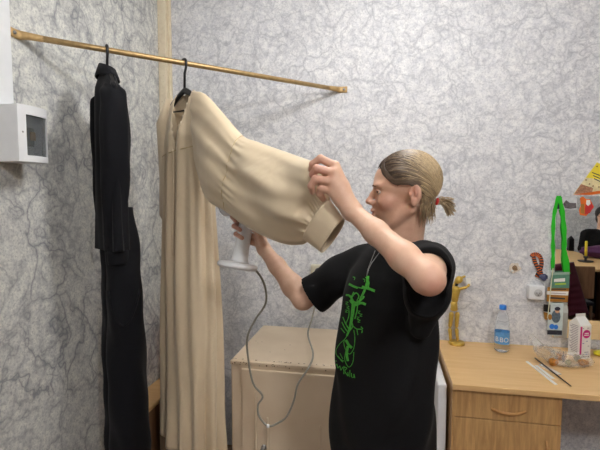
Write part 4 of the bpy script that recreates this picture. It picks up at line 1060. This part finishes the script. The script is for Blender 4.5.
for side in (-1, 1):
    for k in range(430):
        u_ = rh.uniform(0, len(hl) - 1.001); i = int(u_); p = hl[i] + (hl[i + 1] - hl[i]) * (u_ - i); p = np.array(p) * [1, side, 1] + rh.normal(0, .0028, 3)
        off = rh.uniform(-.012, .012)
        ph_ = math.degrees(math.atan2(abs(eln(p)[1]), eln(p)[0])); a = unit(eln(p)); b = unit(eln(tie_s + rh.normal(0, .003, 3)))
        if ph_ < 85:
            w_az = math.radians(max(ph_ + 25, 92)); w_el = math.radians(np.interp(ph_, [0, 35, 60, 85], [62, 40, 24, 14]) + rh.normal(0, 4))
            m_ = np.array([math.cos(w_az) * math.cos(w_el), side * math.sin(w_az) * math.cos(w_el), math.sin(w_el)])
        else: m_ = slerp(a, b, .5)
        out = []
        for i in range(17):
            t = i / 16; d = slerp(slerp(a, m_, t), slerp(m_, b, t), t); q_ = (1 + off + .006 * math.sin(t * 6 + k)); q_ *= (1 - max(0, t - .9) * .5); out.append(EC + d * ER * q_)
        strand(out, .0019, .0012, colfun(0, p))
    for k in range(170):                      # from the parting on top
        x = rh.uniform(-.04, .085); p = np.array([x, side * .006, 0]); zz = EC[2] + ER[2] * math.sqrt(max(.05, 1 - ((x - EC[0]) / ER[0]) ** 2)); p[2] = zz
        a = eln(p); b = eln(tie_s); wa = math.radians(rh.uniform(90, 125)); we = math.radians(rh.uniform(22, 75)); m_ = np.array([math.cos(wa) * math.cos(we), side * math.sin(wa) * math.cos(we), math.sin(we)]); out = []
        for i in range(17):
            t = i / 16; d = slerp(slerp(a, m_, t), slerp(m_, b, t), t); out.append(EC + d * ER * (1 + .018 * math.sin(PI * t)))
        strand(out, .0024, .0015, colfun(0, p))
# front lock sweeping from the forehead over the temple to the ear
for side in (-1, 1):
    for k in range(90):
        j_ = rh.normal(0, .0035, 3); w0 = rh.uniform(0, 1)
        kp = [np.array([.080 - .02 * w0, side * .020, .102 + .008 * w0]), np.array([.083 - .012 * w0, side * .043, .082]), np.array([.066 - .006 * w0, side * .062, .056]), np.array([.042, side * .0725, .037]), np.array([.012, side * .0785, .034]), np.array([-.022, side * .076, .026])]
        path = [q_ + j_ * (.3 + .7 * min(1, i / 8)) for i, q_ in enumerate(catmull(kp, 5))]
        out = []
        for q_ in path:
            e_ = eln(q_); l_ = np.linalg.norm(e_); out.append(EC + e_ / l_ * ER * (1.005 + .02 * w0))
        strand(out, .0016, .0008, (lambda c_: (lambda t, p: (*((DARK * (1 - .5 * t) + MIDC * .5 * t) * c_), 1)))(rh.uniform(.7, 1.3)))
# tail
for k in range(130):
    s0 = tie + rh.normal(0, .004, 3); e_ = tie + np.array([rh.uniform(-.05, -.024), rh.uniform(-.022, .022), rh.uniform(-.044, .004)])
    m_ = tie + np.array([-.020, 0, .006]) + rh.normal(0, .005, 3); path = [s0 * (1 - t) ** 2 + 2 * m_ * t * (1 - t) + e_ * t * t for t in np.linspace(0, 1, 7)]
    strand(path, .0022, .0010, lambda t, p, c_=rh.uniform(.75, 1.2): (*((MIDC * .4 + BLD * .6) * c_), 1))
# loose strands at nape and behind the ear
for k in range(150):
    side = rh.choice([-1, 1]); x_ = rh.uniform(-.060, -.022); s0 = np.array([x_, side * (.066 - .9 * max(0, -.03 - x_)), rh.uniform(-.035, -.012)]); L = rh.uniform(.02, .062)
    path = [s0 + np.array([rh.normal(0, .0006) - .004 * t * ((k % 5) - 2), -side * .016 * t ** 1.3, -L * t]) for t in np.linspace(0, 1, 6)]
    strand(path, .0014, .0005, lambda t, p, c_=rh.uniform(.7, 1.5): (*(MIDC * .6 * c_ + BLD * .4 * c_), 1), 4)
# scalp cap under the strands
capV = []; capF = []; nu, nv = 64, 40; keep = {}
hlN = [unit(eln(p)) for p in hl]; az = np.array([math.atan2(abs(p[1]), p[0] + .0) for p in hlN]); el = np.array([math.asin(p[2]) for p in hlN]); order = np.argsort(az)
for j in range(nv + 1):
    for i in range(nu):
        a = -PI + 2 * PI * i / nu; e0 = np.interp(abs(a), az[order], el[order]); e_ = e0 + .02 + (PI / 2 - e0 - .02) * j / nv
        capV.append(Hd(*(EC + np.array([math.cos(a) * math.cos(e_), math.sin(a) * math.cos(e_), math.sin(e_)]) * ER * .985)))
for j in range(nv):
    for i in range(nu): a = j * nu + i; b = j * nu + (i + 1) % nu; capF.append((a, b, b + nu, a + nu))
o0 = len(HV); HV += capV; HT += [(*(MIDC * .55), 1)] * len(capV); HFc += [tuple(i + o0 for i in f) for f in capF]
hair = npmesh('hair', np.array(HV), np.array(HFc), M['hair'], woman, np.array(HT)); hair['label'] = 'brown to blonde hair combed back into a short ponytail'
tb = Vector(Hd(*tie)); td = Vector(HF * -.9 - HU * .3).normalized()
V, F = lathe_data(tb - td * .004 + td * .004, td, [(.0085, -.003), (.0105, -.001), (.0105, .003), (.0085, .005)], 20); obj('hair_tie', V, F, M['red'], hair, True)

# ---- t-shirt
def build_tee():
    pts = np.array([LS, LE, RE, T(.22, .25, .7), T(-.22, -.25, .7), T(.22, -.25, .7), T(-.22, .25, 1.3), RS])
    lo = pts.min(0) - .1; hi = pts.max(0) + .1; lo[2] = .66; hi[2] = 1.50
    s = SDF(lo, hi, .004)
    _, X, Y, Z = s._sub(s.lo, s.lo + s.h * s.n, 0); X = X - TC[0]; Y = Y - TC[1]; Z = Z + X * 0 + Y * 0
    zz = [.60, .80, .93, 1.05, 1.16, 1.25, 1.32, 1.37, 1.40]
    rf = np.interp(Z, zz, [.142, .140, .136, .130, .124, .116, .102, .080, .05]); rl = np.interp(Z, zz, [.188, .185, .182, .18, .176, .172, .165, .150, .10])
    cf_ = np.interp(Z, zz, [.0, .0, -.002, -.006, -.012, -.022, -.036, -.052, -.06])
    fl = X * TF[0] + Y * TF[1] - cf_; ll = X * TL[0] + Y * TL[1]
    d_ = (np.sqrt((fl / rf) ** 2 + (ll / rl) ** 2) - 1) * np.minimum(rf, rl); d_ = np.maximum(d_, Z - 1.385)
    s.g = np.minimum(s.g, d_.astype(np.float32))
    s.cone(T(-.035, -.12, 1.345), T(-.055, .10, 1.368), .048, .048, .03)
    s.cone(T(-.078, 0, 1.375), T(-.080, 0, 1.400), .058, .056, .02)
    # right sleeve
    d = unit(RE - RS); s.chain([RS, RS + d * .10, RS + d * .215], [.056, .060, .064], .03)
    s.ell(RS + d * .17 - UP * .02, (.05, .05, .055), None, .03)
    # left sleeve: hangs open below the raised upper arm
    d2 = unit(LE - LS); s.chain([LS, LS + d2 * .12], [.060, .056], .03)
    s.chain([LS + d2 * .05, LS + d2 * .06 - UP * .07 + TF * .0, LS + d2 * .03 - UP * .16 + TF * .015], [.058, .050, .028], .02)
    s.cone(LS + d2 * .11, LS + d2 * .09 - UP * .08, .046, .038, .02)
    def folds(X, Y, Z):
        f = (X - TC[0]) * TF[0] + (Y - TC[1]) * TF[1]; l = (X - TC[0]) * TL[0] + (Y - TC[1]) * TL[1]
        r = np.clip((1.32 - Z) / .5, 0, 1)
        return .0055 * r * np.sin(38 * l + 9 * Z + 3 * np.sin(7 * Z)) + .004 * np.sin(30 * Z + 26 * f - 14 * l) * np.clip(1.45 - Z, 0, .3) * 3 + .003 * np.sin(60 * f + 20 * Z)
    s.warp(folds)
    # openings: sleeve mouths and neck, hem
    e1 = RS + d * .205; s.cutcap(e1, d, .10); s.cone(e1 - d * .018, e1 + d * .03, .050, .056, .004, 'sub')
    e2 = LS + d2 * .135
    s.cutcap(e2 - UP * .02, unit(d2 + UP * .0), .16); s.cone(LS + d2 * .085 - UP * .01, LS + d2 * .19 - UP * .02, .050, .062, .006, 'sub'); s.cone(LS + d2 * .10 - UP * .06, LS + d2 * .19 - UP * .08, .042, .052, .006, 'sub')
    s.cone(T(-.078, 0, 1.400), T(-.078, 0, 1.47), .052, .056, .005, 'sub')
    s.cutplane(T(0, 0, .70), [0, 0, -1])
    return s.mesh(2)
def cutcap(s, p, n, rad):
    """remove what lies beyond plane (p, n), within rad of p"""
    n = np.array(n) / np.linalg.norm(n); q = s._sub(np.array(p) - rad, np.array(p) + rad, 0); sl, X, Y, Z = q
    pl = (X - p[0]) * n[0] + (Y - p[1]) * n[1] + (Z - p[2]) * n[2]; rr_ = np.sqrt((X - p[0]) ** 2 + (Y - p[1]) ** 2 + (Z - p[2]) ** 2) - rad
    s.g[sl] = np.maximum(s.g[sl], np.minimum(pl, -rr_).astype(np.float32))
SDF.cutcap = cutcap
Vt, Ft = build_tee()
tee = npmesh('t_shirt', Vt, Ft, M['tee'], woman); tee['label'] = 'loose black t-shirt with green print on the chest'
tb_ = BVHTree.FromPolygons([tuple(v) for v in Vt], [tuple(int(i) for i in f) for f in Ft])
# neckband
nbp = []
for k in range(40):
    a = 2 * PI * k / 40; p = Vector(T(-.079 + .056 * math.cos(a) , .055 * math.sin(a), 1.5)); hit = tb_.ray_cast(p, Vector((0, 0, -1)), .3)
    nbp.append((hit[0] if hit[0] else Vector((p.x, p.y, 1.40))) + Vector((0, 0, -.001)))
V, F = tube_data(nbp + [nbp[0]], .0055, 8, False); obj('neckband', V, F, M['tee'], tee, True)
# necklace
def onshirt(px, py, off=.0012):
    d = ray(px, py).normalized(); h_ = tb_.ray_cast(O, d, 3)
    if h_[0] is None: return None
    nn = h_[1] if h_[1].dot(d) < 0 else -h_[1]; return h_[0] - d * off * 1.5 + nn * off * .5
for path in ([(378, 243), (375, 252), (371, 262), (368, 270), (367, 276)], [(384, 246), (378, 255), (372, 263), (369, 269), (367, 276)]):
    P = [onshirt(*p, .002) for p in path]; P = [p for p in P if p]
    if len(P) > 2: tube('necklace', P, .0011, M['steel'], woman, 6)
# green print, every stroke lies on the cloth
def stroke(path, w=1.0, fill=False):
    C = catmull(path, 5); V = []; F = []; rows = []
    for i, c in enumerate(C):
        a = C[max(i - 1, 0)]; b = C[min(i + 1, len(C) - 1)]; d = np.array(b) - np.array(a); d = d / (np.linalg.norm(d) + 1e-9); nrm = np.array([-d[1], d[0]]); ww = (w[0] + (w[1] - w[0]) * i / (len(C) - 1) if isinstance(w, tuple) else w) * .82
        p = onshirt(c[0] + nrm[0] * ww / 2, c[1] + nrm[1] * ww / 2); q = onshirt(c[0] - nrm[0] * ww / 2, c[1] - nrm[1] * ww / 2)
        if p and q: rows.append((p, q))
    for i in range(len(rows) - 1):
        if (rows[i][0] - rows[i + 1][0]).length > .03: continue
        o = len(V); V += [rows[i][0], rows[i][1], rows[i + 1][1], rows[i + 1][0]]; F.append((o, o + 1, o + 2, o + 3))
    return V, F
ST = [([(368, 276), (367, 284), (364, 292), (360, 300)], (3.6, 2.4)), ([(349, 284), (353, 286), (358, 288)], 2.6), ([(362, 287), (367, 288), (375, 291)], 3.2), ([(356, 287), (366, 289)], 1.4),
      ([(366, 277), (369, 282), (368, 289)], 1.6), ([(346, 295), (350, 296), (354, 302), (358, 302), (363, 298), (364, 296)], 2.4), ([(352, 297), (356, 293), (359, 296), (357, 301)], 1.4), ([(354, 292), (352, 297), (354, 302)], 1.5),
      ([(350, 300), (355, 305), (361, 303), (366, 304.5)], 3.0), ([(354, 303), (353, 310), (352, 318), (350, 328), (347, 336)], (5.0, 2.2)), ([(358, 303), (357, 311), (355, 319)], 1.4), ([(349, 308), (349, 316), (346, 324)], 1.0),
      ([(352, 308), (354, 314), (351, 320), (353, 326), (349, 332)], 1.1), ([(343, 317), (346, 324), (349, 329)], 1.3), ([(342, 322), (345, 328), (348, 332)], 1.2), ([(341, 328), (345, 333)], 1.0),
      ([(353, 326), (357, 329), (362, 329.5), (362, 333)], 1.0), ([(357, 329), (358, 335)], .9), ([(361, 326.5), (363, 329)], 1.2),
      ([(347, 336), (344, 342), (346, 350), (350, 354), (354, 348), (355, 338), (354, 330)], .9), ([(345, 339), (339, 345), (336, 352), (339, 358), (344, 361)], .8), ([(346, 340), (349, 345), (352, 348)], 3.2), ([(348, 346), (347, 354), (348, 361)], 3.0), ([(346, 350), (345, 360), (349, 367), (353, 362), (354, 352)], .8),
      ([(338, 356), (341, 360), (343, 362)], 1.2), ([(340, 353), (343, 359)], .8)]
# small lettering-like marks of the print
for (x, y) in ((354, 277), (364, 279)): ST.append(([(x - 1, y), (x + 1, y + .6), (x + .4, y + 3)], .9))
for (x, y) in ((347, 302), (348, 306), (346.5, 310), (359, 311), (361, 314), (358, 317), (359, 320)): ST.append(([(x - 1.3, y), (x + 1.3, y + .3), (x - 1, y + 2), (x + 1.3, y + 2.4)], .7))
# scrawled line under the drawing
sc2 = [(334, 362), (335, 366), (337, 364), (338, 368), (340, 366), (341, 370), (343, 367)]
ST.append((sc2, 1.0)); ST.append(([(334, 361), (337, 361)], .9))
ST += [([(344, 366), (344, 374)], 1.1), ([(344, 367), (347, 368), (345, 371), (348, 376)], 1.0), ([(348, 372), (348.5, 376)], .9), ([(350, 370), (350, 377)], .9), ([(351.5, 373), (352, 377), (354, 377), (354, 374), (355, 378)], .9)]
V, F = merge([stroke(*s_) for s_ in ST])
pr_ = obj('chest_print', V, F, M['print'], tee, True); pr_['label'] = 'bright green line drawing and lettering'

# ---- trousers and shoes
s3 = SDF(T(0, 0, 0) + np.array([-.35, -.35, -.01]), T(0, 0, 0) + np.array([.35, .35, .95]), .008)
s3.ell(T(0, 0, .88), (.108, .165, .13), TR, .03)
for q in (-1, 1): s3.chain([T(0, q * .088, .84), T(.01, q * .092, .48), T(-.02, q * .097, .09)], [.088, .075, .062], .02)
s3.cutplane(T(0, 0, .07), [0, 0, -1])
V, F = s3.mesh(2); npmesh('trousers', V, F, M['trouser'], woman)
for q in (-1, 1):
    s4 = SDF(T(0, q * .1, 0) - .25, T(0, q * .1, 0) + np.array([.25, .25, .16]), .005)
    s4.cone(T(-.035, q * .095, .05), T(.14, q * .11, .04), .046, .036, .02); s4.cone(T(-.03, q * .095, .05), T(-.025, q * .095, .10), .044, .046, .02); s4.cutplane(T(0, 0, .003), [0, 0, -1])
    V, F = s4.mesh(2); npmesh('shoe', V, F, M['black_plastic'], woman)

# ================================================================== THE ROOM SEEN IN THE MIRROR
def mir(px, py, c):                       # the real point whose mirror image shows there
    p = W(px, py, c); return Vector((p.x, 2 * (YB - .008) - p.y, p.z))
def table(nm, x0, x1, ya, yb, label):
    e = empty(nm, ((x0 + x1) / 2, (ya + yb) / 2, 0), label, 'desk')
    box('tabletop', (x0, ya, .726), (x1, yb, .75), M['beech'], e, .002)
    box('side_panel', (x0 + .01, ya + .02, .001), (x0 + .03, yb - .03, .726), M['brown'], e); box('side_panel', (x1 - .03, ya + .02, .001), (x1 - .01, yb - .03, .726), M['brown'], e)
    box('back_panel', (x0 + .03, ya + .05, .3), (x1 - .03, ya + .065, .726), M['oak'], e); return e
table('office_desk', 1.35, 2.66, -2.1, -.24, 'wide light wooden desk opposite the mirror with a candle on it')
table('office_desk', 2.72, 3.55, -.85, -.24, 'smaller light wooden desk at the far right where the person sits')
cb = mir(585.5, 262, 5.15); cb.z = .75
cs = empty('candlestick', cb, 'dark candlestick seen in the mirror on the opposite desk', 'candlestick')
lathe('dish', cb, (0, 0, 1), [(.05, 0), (.075, .004), (.085, .016), (.08, .017), (.06, .008), (.02, .01)], M['darkgrey'], cs, 28)
lathe('stem', cb + Zv(.009), (0, 0, 1), [(.014, 0), (.012, .03), (.024, .045), (.024, .06), (.018, .062)], M['darkgrey'], cs, 20)
cn = lathe('yellow_candle', cb + Zv(.072), (0, 0, 1), [(.015, 0), (.0145, .17), (.012, .178), (.002, .18)], M['yellow'], None, 18); tag(cn, 'tall yellow candle standing in the dark candlestick', 'candle')
pb = mir(570.5, 249, 6.2); pb.z = .75
o = empty('black_ornament', pb, 'black pointed obelisk ornament on the back of the mirrored desk', 'ornament')
obj('body', [pb + Vector((sx * .034 * k, sy * .034 * k, z)) for k, z in ((1, .0), (.95, .17)) for sx, sy in ((-1, -1), (1, -1), (1, 1), (-1, 1))] + [pb + Zv(.22)], [(3, 2, 1, 0), (0, 1, 5, 4), (1, 2, 6, 5), (2, 3, 7, 6), (3, 0, 4, 7), (4, 5, 8), (5, 6, 8), (6, 7, 8), (7, 4, 8)], M['black_plastic'], o)
pc = mir(596, 252, 5.45); lump('purple_coat', (pc.x, pc.y, .75 + .088), (.17, .13, .078), M['purple'], 31, 'purple padded coat bundled on the desk seen in the mirror', 'coat', None)
# chair with burgundy jacket
ch0 = mir(573, 290, 4.35); cx_, cy_ = ch0.x, ch0.y
che = empty('office_chair', (cx_, cy_, 0), 'brown backed chair in front of the opposite desk seen in the mirror', 'chair')
box('backrest', (cx_ - .02, cy_ - .03, .50), (cx_ + .20, cy_ - .005, .83), M['brown'], che, .01); box('backrest_post', (cx_ - .02, cy_ - .05, .42), (cx_ + .01, cy_ - .03, .8), M['brown'], che)
box('seat', (cx_ - .22, cy_ - .45, .42), (cx_ + .22, cy_ - .03, .46), M['trouser'], che, .015)
for sx in (-.2, .2):
    for sy in (-.42, -.07): tube('leg', [(cx_ + sx, cy_ + sy, .42), (cx_ + sx * 1.05, cy_ + sy, .002)], .013, M['brown'], che, 10)
V = []; F = []; nJ = 30
def jrow(z, x0, x1, t): return [(x0 + (x1 - x0) * (.5 - .5 * math.cos(PI * min(1, k / 9))), cy_ + .0 + (t if 0 < k % 18 < 9 else -t) , z) for k in range(18)]
for j in range(nJ + 1):
    z = .86 - .52 * j / nJ; x0 = cx_ - .24; x1 = cx_ - .02 + .16 * j / nJ; t = .03 + .012 * abs(math.sin(j * .9))
    for k in range(24):
        a = 2 * PI * k / 24; V.append(((x0 + x1) / 2 + (x1 - x0) / 2 * math.cos(a), cy_ + .045 + t * math.sin(a), z + .02 * math.cos(a)))
for j in range(nJ):
    for k in range(24): a = j * 24 + k; b = j * 24 + (k + 1) % 24; F.append((a, b, b + 24, a + 24))
F += [tuple(reversed(range(24))), tuple(range(nJ * 24, nJ * 24 + 24))]
o = obj('burgundy_jacket', V, F, M['burgundy'], None, True); tag(o, 'burgundy quilted jacket draped over the chair seen in the mirror', 'jacket')
# seated person
pc = mir(602.5, 217, 5.75); HX = pc
pe = empty('person', (pc.x, pc.y, 0), 'dark haired person in glasses and black top seated at the opposite desk', 'person')
f_ = Vector((-.35, 1, 0)).normalized(); l_ = Vector((0, 0, 1)).cross(f_)
def Q(f, l, z): return np.array(Vector((pc.x, pc.y, z)) + f_ * f + l_ * l)
QR = np.array([np.array(f_), np.array(l_), UP])
def sitter(grow, parts, h=.007):
    s = SDF(Q(.1, 0, .0) - np.array([.6, .6, 0]), Q(.1, 0, 0) + np.array([.6, .6, 1.5]), h)
    if 'head' in parts:
        hz = 1.27
        s.ell(Q(.0, 0, hz + .03), (.09, .074, .085), QR, .01); s.ell(Q(.045, 0, hz - .03), (.05, .05, .075), QR, .02); s.cone(Q(.09, 0, hz), Q(.105, 0, hz - .025), .009, .012, .008)
        s.cone(Q(-.02, 0, hz - .17), Q(-.01, 0, hz - .05), .055, .05, .02)
    if 'torso' in parts:
        s.ell(Q(0, 0, .62), (.11 + grow, .16 + grow, .16), QR, .03); s.ell(Q(0, 0, .88), (.10 + grow, .17 + grow, .20), QR, .03); s.cone(Q(0, -.14, 1.03), Q(0, .14, 1.03), .055 + grow, .055 + grow, .03)
    if 'arms' in parts:
        for q in (-1, 1): s.chain([Q(0, q * .18, 1.02), Q(.08, q * .21, .83), Q(.30, q * .12, .80)], [.05 + grow, .042 + grow, .03 + grow], .02)
    if 'hands' in parts:
        for q in (-1, 1):
            s.cone(Q(.28, q * .12, .80), Q(.37, q * .09, .79), .028, .024, .01)
            for k in range(4): s.chain([Q(.37, q * (.065 + .018 * k), .79), Q(.41, q * (.06 + .018 * k), .785), Q(.44, q * (.06 + .018 * k), .772)], [.009, .008, .007], .003)
            s.cone(Q(.33, q * .07, .79), Q(.37, q * .04, .78), .011, .009, .005)
    if 'legs' in parts:
        for q in (-1, 1): s.chain([Q(0, q * .09, .53), Q(.40, q * .10, .52), Q(.42, q * .10, .08)], [.08 + grow, .06 + grow, .04 + grow], .02); s.cone(Q(.41, q * .1, .045), Q(.52, q * .1, .04), .037, .03, .02)
    return s.mesh(1)
V, F = sitter(0, ('head', 'torso', 'arms', 'hands', 'legs')); npmesh('body', V, F, M['skin'], pe, np.tile([[0, 0, 0, 1.0]], (len(V), 1)))
V, F = sitter(.012, ('torso', 'arms')); npmesh('sweater', V, F, M['tee'], pe)
V, F = sitter(.012, ('legs',)); npmesh('trousers', V, F, M['trouser'], pe)
s5 = SDF(Q(0, 0, 1.3) - .17, Q(0, 0, 1.3) + .17, .005); s5.ell(Q(-.012, 0, 1.31), (.100, .086, .092), QR, .01); s5.ell(Q(-.05, 0, 1.24), (.06, .075, .09), QR, .02); s5.ell(Q(.10, 0, 1.235), (.085, .06, .085), QR, .01, 'sub')
V, F = s5.mesh(1); npmesh('hair', V, F, M['darkhair'], pe)
for q in (-1, 1): tube('glasses', [Q(.100, q * .032, 1.283) + QR[1] * .024 * math.cos(a) + UP * .018 * math.sin(a) for a in np.linspace(0, 2 * PI, 15)], .0022, M['black_plastic'], pe, 6)
box('stool_tmp', (0, 0, 0), (1, 1, 1), M['brown']) if False else None
se = empty('stool', (pc.x, pc.y, 0), 'dark stool under the seated person in glasses', 'stool')
lathe('seat', (pc.x, pc.y, .425), (0, 0, 1), [(.17, 0), (.18, .01), (.18, .02), (.17, .024)], M['darkgrey'], se, 28)
for k in range(4):
    a = PI / 4 + k * PI / 2; tube('leg', [(pc.x + .1 * math.cos(a), pc.y + .1 * math.sin(a), .425), (pc.x + .15 * math.cos(a), pc.y + .15 * math.sin(a), .002)], .012, M['darkgrey'], se, 8)
